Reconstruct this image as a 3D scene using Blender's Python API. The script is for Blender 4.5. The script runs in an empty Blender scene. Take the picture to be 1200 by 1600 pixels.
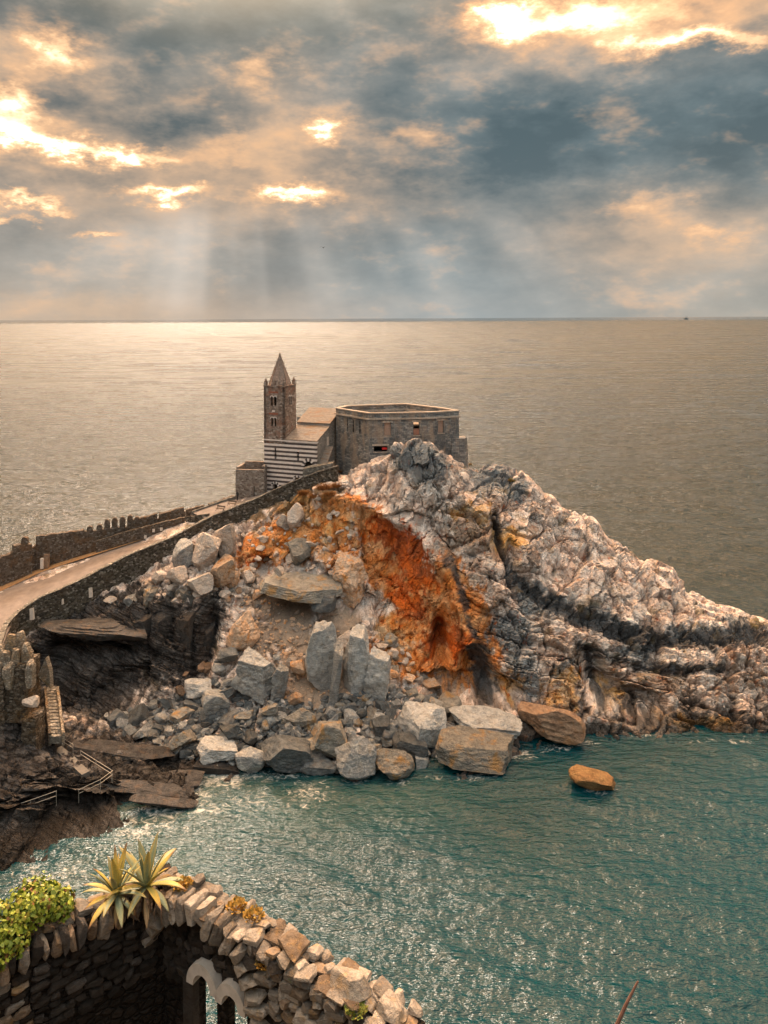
import bpy, bmesh, math, random
import numpy as np
from mathutils import Vector, Matrix
from mathutils.bvhtree import BVHTree

# ------------------------------------------------------------------ camera
SC = bpy.context.scene
COL = SC.collection
F, H, CX, HV, ROLL = 1150.0, 58.0, 600.0, 497.0, 0.005

def P(u, v, Y):
    """point of the place seen at photo position (u, v) that lies Y metres out"""
    du, dv = u - CX, v - HV
    a, b = du - ROLL * dv, dv + ROLL * du
    return Vector((a * Y / F, Y, H - b * Y / F))

def PZ(u, v, Z):
    du, dv = u - CX, v - HV
    return P(u, v, (H - Z) * F / (dv + ROLL * du))

cam_d = bpy.data.cameras.new('camera')
cam = bpy.data.objects.new('camera', cam_d)
COL.objects.link(cam)
cam.location = (0, 0, H)
cam.rotation_euler = (Matrix.Rotation(math.radians(90), 3, 'X') @ Matrix.Rotation(-ROLL, 3, 'Z')).to_euler()
cam_d.sensor_width = 36
cam_d.lens = F / 1600 * 36
cam_d.shift_y = -(800 - HV) / 1600
cam_d.clip_end = 200000
cam_d.clip_start = 0.1
SC.camera = cam

# ------------------------------------------------------------------ view
SC.view_settings.view_transform = 'Standard'
SC.view_settings.look = 'None'
SC.view_settings.exposure = 0.5
SC.view_settings.gamma = 1.0
SC.cycles.use_denoising = True
SC.cycles.use_adaptive_sampling = True
SC.cycles.adaptive_threshold = 0.03
SC.cycles.max_bounces = 4
SC.cycles.diffuse_bounces = 2
SC.cycles.glossy_bounces = 3
SC.cycles.transmission_bounces = 2
SC.cycles.caustics_reflective = False
SC.cycles.caustics_refractive = False
SC.cycles.sample_clamp_indirect = 6.0

# ------------------------------------------------------------------ node helper
class NT:
    def __init__(self, tree):
        self.t = tree; self.n = tree.nodes; self.l = tree.links
    def _in(self, sock, v):
        if v is None: return
        if isinstance(v, bpy.types.NodeSocket): self.l.new(v, sock)
        else:
            if hasattr(sock.default_value, '__len__') and not hasattr(v, '__len__'):
                v = [v] * len(sock.default_value)
            if hasattr(sock.default_value, '__len__') and len(v) == 3 and len(sock.default_value) == 4:
                v = (*v, 1)
            sock.default_value = v
    def node(self, typ, **kw):
        n = self.n.new(typ)
        for k, v in kw.items(): setattr(n, k, v)
        return n
    def m(self, op, a, b=None, c=None, clamp=False):
        n = self.node('ShaderNodeMath', operation=op, use_clamp=clamp)
        for i, x in enumerate((a, b, c)): self._in(n.inputs[i], x)
        return n.outputs[0]
    def vm(self, op, a, b=None, scale=None):
        n = self.node('ShaderNodeVectorMath', operation=op)
        self._in(n.inputs[0], a)
        if b is not None: self._in(n.inputs[1], b)
        if scale is not None: self._in(n.inputs[3], scale)
        return n.outputs['Value'] if op in ('DOT_PRODUCT', 'LENGTH', 'DISTANCE') else n.outputs[0]
    def mix(self, f, a, b, blend='MIX'):
        n = self.node('ShaderNodeMix', data_type='RGBA', blend_type=blend)
        self._in(n.inputs['Factor'], f)
        self._in(n.inputs[6], a); self._in(n.inputs[7], b)
        return n.outputs[2]
    def sstep(self, x, lo, hi, a=0.0, b=1.0):
        n = self.node('ShaderNodeMapRange', interpolation_type='SMOOTHSTEP')
        self._in(n.inputs[0], x); n.inputs[1].default_value = lo; n.inputs[2].default_value = hi
        n.inputs[3].default_value = a; n.inputs[4].default_value = b
        return n.outputs[0]
    def lin(self, x, lo, hi, a=0.0, b=1.0):
        n = self.node('ShaderNodeMapRange')
        self._in(n.inputs[0], x); n.inputs[1].default_value = lo; n.inputs[2].default_value = hi
        n.inputs[3].default_value = a; n.inputs[4].default_value = b
        return n.outputs[0]
    def noise(self, vec, scale, detail=4, rough=0.55, dist=0.0, out=0):
        n = self.node('ShaderNodeTexNoise')
        self._in(n.inputs['Vector'], vec); n.inputs['Scale'].default_value = scale
        n.inputs['Detail'].default_value = detail; n.inputs['Roughness'].default_value = rough
        n.inputs['Distortion'].default_value = dist
        return n.outputs[out]
    def voro(self, vec, scale, feature='F1', out='Distance', rand=1.0):
        n = self.node('ShaderNodeTexVoronoi', feature=feature)
        self._in(n.inputs['Vector'], vec); n.inputs['Scale'].default_value = scale
        n.inputs['Randomness'].default_value = rand
        return n.outputs[out]
    def ramp(self, f, stops):
        n = self.node('ShaderNodeValToRGB')
        cr = n.color_ramp
        while len(cr.elements) > 1: cr.elements.remove(cr.elements[-1])
        cr.elements[0].position = stops[0][0]; cr.elements[0].color = (*stops[0][1], 1)
        for p, c in stops[1:]:
            e = cr.elements.new(p); e.color = (*c, 1)
        self._in(n.inputs[0], f)
        return n.outputs[0]
    def xyz(self, v):
        n = self.node('ShaderNodeSeparateXYZ'); self._in(n.inputs[0], v)
        return n.outputs
    def comb(self, x, y, z):
        n = self.node('ShaderNodeCombineXYZ')
        for i, q in enumerate((x, y, z)): self._in(n.inputs[i], q)
        return n.outputs[0]
    def bump(self, h, strength, dist, normal=None):
        n = self.node('ShaderNodeBump')
        n.inputs['Strength'].default_value = strength; n.inputs['Distance'].default_value = dist
        self._in(n.inputs['Height'], h)
        if normal is not None: self._in(n.inputs['Normal'], normal)
        return n.outputs[0]

# ------------------------------------------------------------------ sky
SUN_AZ, SUN_EL = math.radians(-13), math.radians(38)     # behind the clouds, ahead and a little left
world = bpy.data.worlds.new('World')
SC.world = world
world.use_nodes = True
world.cycles.sampling_method = 'MANUAL'
world.cycles.sample_map_resolution = 256
wt = NT(world.node_tree)
for n in list(wt.n): wt.n.remove(n)

def build_sky(t):
    out = t.node('ShaderNodeOutputWorld'); bg = t.node('ShaderNodeBackground')
    bg.inputs[1].default_value = 0.1
    t.l.new(bg.outputs[0], out.inputs[0])
    sky = t.node('ShaderNodeTexSky', sky_type='NISHITA')
    sky.sun_disc = False
    sky.sun_elevation = SUN_EL; sky.sun_rotation = SUN_AZ
    sky.air_density = 1.0; sky.dust_density = 3.0; sky.ozone_density = 1.0
    tc = t.node('ShaderNodeTexCoord')
    d = t.vm('NORMALIZE', tc.outputs['Generated'])
    x, y, z = t.xyz(d)
    az = t.m('ARCTAN2', x, y)
    el = t.m('ARCSINE', z)
    zc = t.m('MAXIMUM', z, 0.0)
    st = t.comb(x, y, t.m('MULTIPLY', z, 2.1))           # clouds lie flatter than they are wide
    n_big = t.noise(st, 2.6, 3, 0.58)
    n_mid = t.noise(t.vm('ADD', st, (3.1, 1.7, 0.4)), 7.0, 5, 0.57)
    n_fine = t.noise(t.vm('ADD', st, (1.3, 5.7, 2.4)), 24.0, 3, 0.62)
    # ragged edges: bend the direction a little before looking up the gaps
    wv = t.noise(st, 12.0, 5, 0.68, 0.0, out=1)
    wx, wy, wz = t.xyz(t.vm('SUBTRACT', wv, (0.5, 0.5, 0.5)))
    azw = t.m('MULTIPLY_ADD', wx, 0.17, az)
    elw = t.m('MULTIPLY_ADD', wy, 0.085, el)
    ae = t.comb(azw, elw, 0.0)
    def blobs(lst):
        tot = None
        for (u, v, su, sv, w) in lst:
            a = math.atan((u - 600) / F); e = math.atan((497 - v) / F * math.cos(a))
            q = t.vm('MULTIPLY', t.vm('SUBTRACT', ae, (a, e, 0)), (F / su, F / sv, 0))
            g = t.m('POWER', 0.3679, t.vm('DOT_PRODUCT', q, q))
            tot = t.m('MULTIPLY', g, w) if tot is None else t.m('MULTIPLY_ADD', g, w, tot)
        return tot
    gaps = blobs([(10, 160, 60, 34, 1.1), (60, 215, 90, 15, .85), (200, 238, 100, 14, .95), (85, 75, 30, 34, .7), (400, 110, 50, 24, .5),
                  (350, 222, 45, 26, .5), (515, 205, 34, 18, .9), (455, 302, 62, 17, 1.15), (265, 304, 70, 12, 1.0),
                  (40, 310, 46, 9, .85), (15, 338, 30, 8, .7), (145, 360, 32, 7, .6), (930, 25, 170, 30, 1.0), (790, 25, 50, 34, .95), (1010, 70, 60, 12, .5),
                  (1110, 66, 110, 16, .85), (1000, 335, 60, 22, .46), (1130, 368, 34, 12, .42), (660, 215, 40, 26, .28)])
    warm = blobs([(60, 190, 210, 120, .9), (300, 260, 260, 70, .6), (470, 260, 190, 110, .75), (400, 110, 80, 45, .5), (1010, 370, 190, 70, .95),
                  (950, 40, 300, 70, .7), (620, 300, 150, 40, .4), (120, 480, 500, 26, .6), (80, 70, 90, 60, .6), (1150, 10, 160, 22, .8)])
    dark = blobs([(900, 190, 330, 85, .9), (350, 60, 260, 55, .8), (600, 130, 160, 80, .5), (30, 20, 120, 30, .9), (100, 265, 170, 24, .7),
                  (330, 165, 120, 40, .5), (700, 270, 200, 40, .4), (1150, 250, 160, 70, .5), (240, 130, 60, 60, .4)])
    # everywhere else the broken cloud goes on
    outside = t.sstep(t.m('ABSOLUTE', az), 0.50, 0.75)
    above = t.sstep(el, 0.42, 0.62)
    oth = t.m('MAXIMUM', outside, above)
    gaps = t.m('ADD', gaps, t.m('MULTIPLY', oth, t.sstep(n_mid, 0.56, 0.74, 0, 0.75)))
    warm = t.m('ADD', warm, t.m('MULTIPLY', oth, t.sstep(n_mid, 0.45, 0.7, 0, 0.5)))
    # cloud body
    shade = t.m('ADD', t.m('MULTIPLY_ADD', n_big, 0.6, t.m('MULTIPLY', n_mid, 0.55)), t.m('MULTIPLY', t.m('SUBTRACT', n_fine, 0.5), 0.10))
    shade = t.m('MULTIPLY_ADD', dark, -0.17, shade)
    grey = t.ramp(t.lin(shade, 0.37, 0.80), [(0.0, (0.058, 0.090, 0.104)), (0.36, (0.112, 0.156, 0.172)), (0.70, (0.225, 0.265, 0.272)), (1.0, (0.40, 0.39, 0.36))])
    wl = t.m('MULTIPLY', warm, t.sstep(shade, 0.32, 0.72), clamp=True)
    c = t.mix(t.m('MULTIPLY', wl, 0.9), grey, (0.62, 0.385, 0.22))
    # low band of haze over the horizon
    low = t.m('POWER', 0.3679, t.m('MULTIPLY', zc, 11.0))
    haze = t.mix(t.sstep(az, -0.35, 0.10), (0.50, 0.365, 0.255), (0.33, 0.345, 0.34))
    haze = t.mix(t.sstep(az, 0.10, 0.45), haze, (0.36, 0.31, 0.25))
    c = t.mix(t.m('MULTIPLY', low, 0.62), c, haze)
    # lit cloud rims, then the gaps with bright sky behind
    g = t.m('ADD', gaps, t.m('MULTIPLY', t.m('SUBTRACT', n_mid, 0.5), 1.25))
    g = t.m('ADD', g, t.m('MULTIPLY', t.m('SUBTRACT', n_fine, 0.5), 0.8))
    rim = t.sstep(g, 0.02, 0.70)
    c = t.mix(t.m('MULTIPLY', rim, 0.80), c, (0.72, 0.42, 0.225))
    c = t.mix(t.m('MULTIPLY', t.sstep(g, 0.42, 0.98), 0.92), c, (1.05, 0.70, 0.40))
    gapcol = t.vm('ADD', t.vm('SCALE', sky.outputs[0], scale=0.06), (1.9, 1.45, 0.95))
    c = t.mix(t.sstep(g, 0.72, 1.45), c, gapcol)
    # shafts of light below the gaps, fanning out from the hidden sun
    phi = t.m('DIVIDE', t.m('SUBTRACT', az, SUN_AZ + 0.02), t.m('SUBTRACT', 0.62, el))
    ray_n = t.noise(t.comb(t.m('MULTIPLY', phi, 7.0), 0.35, 0.0), 1.0, 2, 0.5)
    ray = t.sstep(ray_n, 0.36, 0.74)
    ray = t.m('MULTIPLY', ray, t.sstep(t.noise(t.comb(t.m('MULTIPLY', phi, 2.6), 4.7, 0.0), 1.0, 0, 0.5), 0.30, 0.62))
    vis = t.m('MULTIPLY', t.sstep(el, 0.175, 0.10), t.sstep(el, 0.0, 0.03, 0.35, 1.0))
    vis = t.m('MULTIPLY', vis, t.m('MULTIPLY', t.sstep(az, -0.55, -0.32), t.sstep(az, 0.30, 0.05, 0.0, 1.0)))
    c = t.mix(t.m('MULTIPLY', t.m('MULTIPLY', ray, vis), 0.55), c, (0.62, 0.55, 0.48))
    # glow round the hidden sun, and an overcast sky's rise towards the zenith
    sd = (math.sin(SUN_AZ) * math.cos(SUN_EL), math.cos(SUN_AZ) * math.cos(SUN_EL), math.sin(SUN_EL))
    ang = t.m('ARCCOSINE', t.vm('DOT_PRODUCT', d, sd))
    gl = t.m('POWER', 0.3679, t.m('POWER', t.m('DIVIDE', ang, 0.16), 2.0))
    c = t.vm('ADD', c, t.vm('SCALE', (3.2, 2.4, 1.5), scale=gl))
    br = t.m('MULTIPLY', t.m('POWER', 0.3679, t.m('POWER', t.m('DIVIDE', ang, 0.72), 2.0)), t.sstep(el, 0.42, 0.60))
    c = t.vm('ADD', c, t.vm('SCALE', (0.55, 0.39, 0.22), scale=br))
    front = t.m('MULTIPLY_ADD', t.m('COSINE', t.m('SUBTRACT', az, SUN_AZ)), 0.5, 0.5)
    c = t.vm('ADD', c, t.vm('SCALE', (0.82, 0.585, 0.37), scale=t.m('MULTIPLY', t.sstep(el, 0.42, 0.62), t.m('POWER', front, 3.0))))
    back = t.m('POWER', t.m('SUBTRACT', 1.0, front), 1.3)               # clouds facing the sun are lit from our side
    zen = t.m('ADD', t.sstep(el, 0.41, 0.62, 1.0, 2.3), t.sstep(el, 0.5, 1.1, 0.0, 0.9))
    zen = t.m('MULTIPLY', zen, t.m('MULTIPLY_ADD', back, 0.65, 1.0))
    c = t.vm('MULTIPLY', t.vm('SCALE', c, scale=zen), t.mix(t.m('MULTIPLY', front, t.sstep(el, 0.3, 0.6)), (1, 1, 1), (1.5, 1.05, 0.66)))
    # below the horizon: dull sea colour
    c = t.mix(t.sstep(z, -0.02, -0.004, 1.0, 0.0), c, (0.16, 0.19, 0.20))
    t._in(bg.inputs[0], t.vm('SCALE', c, scale=10.0))
build_sky(wt)

sun_d = bpy.data.lights.new('sun', 'SUN')
sun = bpy.data.objects.new('sun', sun_d)
COL.objects.link(sun)
sun_d.energy = 2.2
sun_d.angle = math.radians(12)
sun_d.color = (1.0, 0.88, 0.74)
sun.rotation_euler = (math.radians(90) - SUN_EL, 0, math.pi - SUN_AZ)
sun.location = (0, 0, 120)

# ------------------------------------------------------------------ numpy noise
_r = np.random.RandomState(11)
_perm = _r.permutation(256).astype(np.int64)
_perm = np.concatenate([_perm, _perm, _perm])
_g = _r.normal(size=(256, 3)); _g /= np.linalg.norm(_g, axis=1)[:, None]
_cell = _r.rand(256, 4)

def perlin(p):
    p = np.asarray(p, np.float32)
    fl = np.floor(p); f = p - fl; i = fl.astype(np.int32) & 255
    w = f * f * f * (f * (f * 6 - 15) + 10)
    hx = (_p32[i[:, 0]], _p32[i[:, 0] + 1]); res = 0
    for dx in (0, 1):
        for dy in (0, 1):
            hy = _p32[hx[dx] + i[:, 1] + dy]
            for dz in (0, 1):
                g = _g32[_p32[hy + i[:, 2] + dz]]
                dv = g[:, 0] * (f[:, 0] - dx) + g[:, 1] * (f[:, 1] - dy) + g[:, 2] * (f[:, 2] - dz)
                ww = (w[:, 0] if dx else 1 - w[:, 0]) * (w[:, 1] if dy else 1 - w[:, 1]) * (w[:, 2] if dz else 1 - w[:, 2])
                res = res + dv * ww
    return res * 1.6
_p32 = _perm.astype(np.int32); _g32 = _g.astype(np.float32); _c32 = _cell.astype(np.float32)

def fbm(p, octv=4, gain=0.5, lac=2.03):
    a, s, t = 1.0, 0.0, 0.0
    p = np.asarray(p, np.float32).copy()
    for k in range(octv):
        s = s + a * perlin(p + 17.3 * k); t += a; a *= gain; p = p * lac
    return s / t

def worley(p, vec=False):
    """F1, F2 and four random numbers of the nearest cell (and the offset from its centre and its tilt)"""
    p = np.asarray(p, np.float32)
    fl = np.floor(p); i = fl.astype(np.int32); f = p - fl
    f1 = np.full(len(p), 9.0, np.float32); f2 = f1.copy(); rid = np.zeros(len(p), np.int32)
    off = np.zeros_like(p) if vec else None
    for dx in (-1, 0, 1):
        hx = _p32[(i[:, 0] + dx) & 255]
        for dy in (-1, 0, 1):
            hy = _p32[hx + ((i[:, 1] + dy) & 255)]
            for dz in (-1, 0, 1):
                h = _p32[hy + ((i[:, 2] + dz) & 255)]
                c = _c32[h]
                o = np.stack([f[:, 0] - dx - 0.1 - 0.8 * c[:, 0], f[:, 1] - dy - 0.1 - 0.8 * c[:, 1], f[:, 2] - dz - 0.1 - 0.8 * c[:, 2]], -1)
                dd = np.sqrt(o[:, 0] ** 2 + o[:, 1] ** 2 + o[:, 2] ** 2)
                near = dd < f1
                f2 = np.where(near, f1, np.minimum(f2, dd))
                rid = np.where(near, h, rid); f1 = np.where(near, dd, f1)
                if vec: off[near] = o[near]
    r = _c32[(rid * 7 + 3) & 255]
    if vec: return f1, f2, r, (off * _g32[rid]).sum(1)
    return f1, f2, r

def sm(x, a, b):
    t = np.clip((x - a) / (b - a), 0, 1)
    return t * t * (3 - 2 * t)

# ------------------------------------------------------------------ object helpers
def tag(o, label=None, cat=None, group=None, kind=None):
    if label: o['label'] = label
    if cat: o['category'] = cat
    if group: o['group'] = group
    if kind: o['kind'] = kind
    return o

def link(name, me, mat=None, parent=None, loc=None, rot=None, scale=None):
    o = bpy.data.objects.new(name, me)
    COL.objects.link(o)
    if mat is not None and me is not None and len(me.materials) == 0: me.materials.append(mat)
    if loc is not None: o.location = loc
    if rot is not None: o.rotation_euler = rot
    if scale is not None: o.scale = scale
    if parent is not None: o.parent = parent
    return o

def empty(name, loc=(0, 0, 0), rz=0.0):
    o = bpy.data.objects.new(name, None); COL.objects.link(o)
    o.location = loc; o.rotation_euler = (0, 0, rz); o.empty_display_size = 0.3
    return o

class MB:
    """collects faces, builds one mesh"""
    def __init__(self): self.v = []; self.f = []
    def add(self, vs, fs):
        b = len(self.v); self.v += [tuple(q) for q in vs]; self.f += [tuple(i + b for i in f) for f in fs]
        return self
    def box(self, x0, x1, y0, y1, z0, z1):
        vs = [(x, y, z) for z in (z0, z1) for x, y in ((x0, y0), (x1, y0), (x1, y1), (x0, y1))]
        return self.add(vs, [(3, 2, 1, 0), (4, 5, 6, 7), (0, 1, 5, 4), (1, 2, 6, 5), (2, 3, 7, 6), (3, 0, 4, 7)])
    def hexa(self, bot, top):
        n = len(bot)
        return self.add(list(bot) + list(top), [tuple(range(n - 1, -1, -1)), tuple(range(n, 2 * n))] + [(i, (i + 1) % n, n + (i + 1) % n, n + i) for i in range(n)])
    def tube(self, pts, r, n=6, r2=None):
        pts = [Vector(p) for p in pts]; rings = []
        for i, p in enumerate(pts):
            d = (pts[min(i + 1, len(pts) - 1)] - pts[max(i - 1, 0)]).normalized()
            a = d.orthogonal().normalized(); b = d.cross(a)
            rr = r if r2 is None else r + (r2 - r) * i / (len(pts) - 1)
            rings.append([p + (a * math.cos(t) + b * math.sin(t)) * rr for t in [2 * math.pi * k / n for k in range(n)]])
        vs = [q for g in rings for q in g]; fs = []
        for i in range(len(pts) - 1):
            for k in range(n):
                fs.append((i * n + k, i * n + (k + 1) % n, (i + 1) * n + (k + 1) % n, (i + 1) * n + k))
        fs += [tuple(range(n - 1, -1, -1)), tuple(range((len(pts) - 1) * n, len(pts) * n))]
        return self.add(vs, fs)
    def mesh(self, name, smooth=False):
        me = bpy.data.meshes.new(name); me.from_pydata(self.v, [], self.f); me.update()
        if smooth: me.polygons.foreach_set('use_smooth', [True] * len(me.polygons))
        return me
    def build(self, name, mat, parent=None, loc=None, rot=None, smooth=False):
        return link(name, self.mesh(name, smooth), mat, parent, loc, rot)

def np_mesh(name, co, faces, smooth=True):
    me = bpy.data.meshes.new(name)
    co = np.asarray(co, np.float32); faces = np.asarray(faces, np.int32)
    k = faces.shape[1]
    me.vertices.add(len(co)); me.vertices.foreach_set('co', co.ravel())
    me.loops.add(faces.size); me.loops.foreach_set('vertex_index', faces.ravel())
    me.polygons.add(len(faces)); me.polygons.foreach_set('loop_start', np.arange(0, faces.size, k, dtype=np.int32))
    me.polygons.foreach_set('use_smooth', np.full(len(faces), smooth, bool))
    me.update(calc_edges=True); me.validate()
    return me

def get_co(me):
    a = np.empty(len(me.vertices) * 3, np.float32); me.vertices.foreach_get('co', a)
    return a.reshape(-1, 3).astype(float)

def get_no(me):
    a = np.empty(len(me.vertices) * 3, np.float32); me.vertices.foreach_get('normal', a)
    return a.reshape(-1, 3).astype(float)

def set_co(me, co):
    me.vertices.foreach_set('co', np.asarray(co, np.float32).ravel()); me.update()

def set_attr(me, name, data):
    data = np.asarray(data, np.float32)
    if data.ndim == 1:
        a = me.attributes.new(name, 'FLOAT', 'POINT'); a.data.foreach_set('value', data)
    else:
        a = me.attributes.new(name, 'FLOAT_COLOR', 'POINT')
        a.data.foreach_set('color', np.c_[data, np.ones(len(data))].astype(np.float32).ravel())

# ------------------------------------------------------------------ rocks
_ico = {}
def ico(sub):
    if sub not in _ico:
        bm = bmesh.new(); bmesh.ops.create_icosphere(bm, subdivisions=sub, radius=1.0)
        co = np.array([v.co[:] for v in bm.verts]); fa = np.array([[v.index for v in f.verts] for f in bm.faces])
        bm.free(); _ico[sub] = (co, fa)
    return _ico[sub]

def rock_mesh(name, size, seed, planes=14, sub=4, rough=0.05, strata=0.0, keep=0.62, smooth=False, crack=0.0, box=0.0):
    """angular rock: a ball cut by random planes, then weathered; size is full extents in metres"""
    rs = np.random.RandomState(seed)
    co, fa = ico(sub); co = co.copy()
    if box > 0:      # flat sides like a broken slab
        for ax in range(3):
            for sg in (-1, 1):
                n = np.zeros(3); n[ax] = sg; n += rs.normal(size=3) * 0.12; n /= np.linalg.norm(n)
                d = box * rs.uniform(0.85, 1.1)
                e = np.maximum(co @ n - d, 0); co -= e[:, None] * n
    for k in range(planes):
        n = rs.normal(size=3); n /= np.linalg.norm(n)
        d = rs.uniform(keep, keep + 0.28)
        e = np.maximum(co @ n - d, 0); co -= e[:, None] * n
    ext = co.max(0) - co.min(0); co = (co - (co.max(0) + co.min(0)) / 2) / ext
    size = np.array(size, float)
    co = co * size
    m = size.mean(); off = rs.uniform(0, 50, 3)
    nrm = co / (np.linalg.norm(co, axis=1)[:, None] + 1e-9)
    d = rough * m * (fbm(co / m * 2.5 + off, 4, 0.55) * 1.1)
    if sub >= 4: d += rough * m * 0.45 * fbm(co / m * 9 + off, 3, 0.6)
    if strata > 0:
        s = co[:, 2] / size[2] * 7 + fbm(co / m * 2 + off, 2) * 1.2
        d += strata * m * (np.abs((s % 1.0) - 0.5) - 0.25) * (0.6 + 0.6 * perlin(co / m * 1.5 + off))
    if crack > 0:
        f1, f2, _ = worley(co / m * 3.2 + off)
        d -= crack * m * (1 - sm(f2 - f1, 0.0, 0.16))
    co = co + nrm * d[:, None]
    return np_mesh(name, co, fa, smooth)

# ------------------------------------------------------------------ materials
def new_mat(name):
    m = bpy.data.materials.new(name); m.use_nodes = True
    t = NT(m.node_tree)
    for n in list(t.n): t.n.remove(n)
    out = t.node('ShaderNodeOutputMaterial'); b = t.node('ShaderNodeBsdfPrincipled')
    t.l.new(b.outputs[0], out.inputs[0])
    return m, t, b

def pos(t): return t.node('ShaderNodeNewGeometry').outputs['Position']

def rock_mat(name, base, second, stain=None, stain_amt=0.3, scale=1.0, bump=0.5, rough=0.85, spec=0.25, vein=None, lichen=None, rand=0.3):
    m, t, b = new_mat(name)
    p = t.vm('SCALE', pos(t), scale=scale)
    n1 = t.noise(p, 0.9, 6, 0.6, 0.3); n2 = t.noise(t.vm('ADD', p, (9, 3, 5)), 4.5, 5, 0.65); n3 = t.noise(p, 16, 4, 0.6)
    c = t.mix(t.sstep(n1, 0.35, 0.66), base, second)
    c = t.mix(t.sstep(n2, 0.50, 0.72, 0, 0.45), c, tuple(min(1, x * 1.5) for x in base))
    if stain: c = t.mix(t.m('MULTIPLY', t.sstep(t.noise(t.vm('ADD', p, (2, 7, 1)), 0.8, 5, 0.6, 0.5), 0.5, 0.68), stain_amt), c, stain)
    if vein:
        vd = t.voro(t.vm('ADD', p, t.vm('SCALE', t.noise(p, 1.5, 3, out=1), scale=0.5)), 0.9, 'DISTANCE_TO_EDGE')
        c = t.mix(t.sstep(vd, 0.0, 0.035, 0.55, 0.0), c, vein)
    if lichen: c = t.mix(t.sstep(n2, 0.58, 0.66, 0, 0.8), c, lichen)
    sk = t.noise(t.vm('MULTIPLY', t.vm('ADD', p, t.vm('SCALE', t.noise(p, .7, 2, out=1), scale=1.2)), (.6, .6, 3.2)), 2.2, 4, .65)
    c = t.vm('SCALE', c, scale=t.lin(sk, .3, .7, .62, 1.34))
    c = t.mix(t.sstep(sk, .58, .66, 0, .35), c, tuple(x * .35 for x in base))
    oi = t.node('ShaderNodeObjectInfo')
    c = t.vm('SCALE', c, scale=t.lin(oi.outputs['Random'], 0, 1, 1 - rand, 1 + rand))
    c = t.vm('SCALE', c, scale=t.lin(n3, 0.25, 0.75, 0.78, 1.2))
    t._in(b.inputs['Base Color'], c)
    b.inputs['Roughness'].default_value = rough; b.inputs['Specular IOR Level'].default_value = spec
    h = t.m('ADD', t.m('MULTIPLY_ADD', sk, 0.5, t.m('MULTIPLY', n2, 0.7)), t.m('MULTIPLY', n3, 0.4))
    ed = t.voro(t.vm('ADD', p, t.vm('SCALE', t.noise(p, 2.5, 3, out=1), scale=0.35)), 1.7, 'DISTANCE_TO_EDGE')
    h = t.m('SUBTRACT', h, t.sstep(ed, 0.0, 0.05, 0.22, 0.0))
    t._in(b.inputs['Normal'], t.bump(h, min(1.0, bump * 1.5), 0.3 / scale))
    return m

def wall_coords(t):
    g = t.node('ShaderNodeNewGeometry')
    T = t.vm('NORMALIZE', t.vm('CROSS_PRODUCT', g.outputs['True Normal'], (0, 0, 1)))
    z = t.xyz(g.outputs['Position'])[2]
    return t.comb(t.vm('DOT_PRODUCT', g.outputs['Position'], T), z, 0.0), g.outputs['Position']

def rubble_mat(name, stones, mortar, scale=2.4, bump=0.9, mort_w=0.06, stain=None, stain_amt=0.4, flat=1.5):
    """irregular stone masonry: stones = list of colours"""
    m, t, b = new_mat(name)
    p = t.vm('MULTIPLY', pos(t), (1, 1, flat))
    pw = t.vm('ADD', p, t.vm('SCALE', t.noise(p, 3.0, 3, out=1), scale=0.22))
    cell = t.voro(pw, scale, 'F1', 'Color'); ed = t.voro(pw, scale, 'DISTANCE_TO_EDGE')
    rx = t.xyz(cell)[0]
    n = len(stones)
    c = t.ramp(rx, [(0.08 + 0.84 * i / max(1, n - 1), s) for i, s in enumerate(stones)])
    nf = t.noise(p, 9, 5, 0.65)
    c = t.vm('SCALE', c, scale=t.lin(nf, 0.25, 0.75, 0.65, 1.35))
    if stain: c = t.mix(t.m('MULTIPLY', t.sstep(t.noise(p, 0.35, 5, 0.65, 0.4), 0.48, 0.66), stain_amt), c, stain)
    mk = t.sstep(ed, mort_w * 0.4, mort_w, 1.0, 0.0)
    c = t.mix(mk, c, mortar)
    t._in(b.inputs['Base Color'], c)
    b.inputs['Roughness'].default_value = 0.9; b.inputs['Specular IOR Level'].default_value = 0.2
    h = t.m('ADD', t.sstep(ed, 0.0, 0.16), t.m('MULTIPLY', nf, 0.5))
    h = t.m('MULTIPLY_ADD', t.xyz(cell)[1], 0.5, h)
    t._in(b.inputs['Normal'], t.bump(h, bump, 0.18))
    return m

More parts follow.
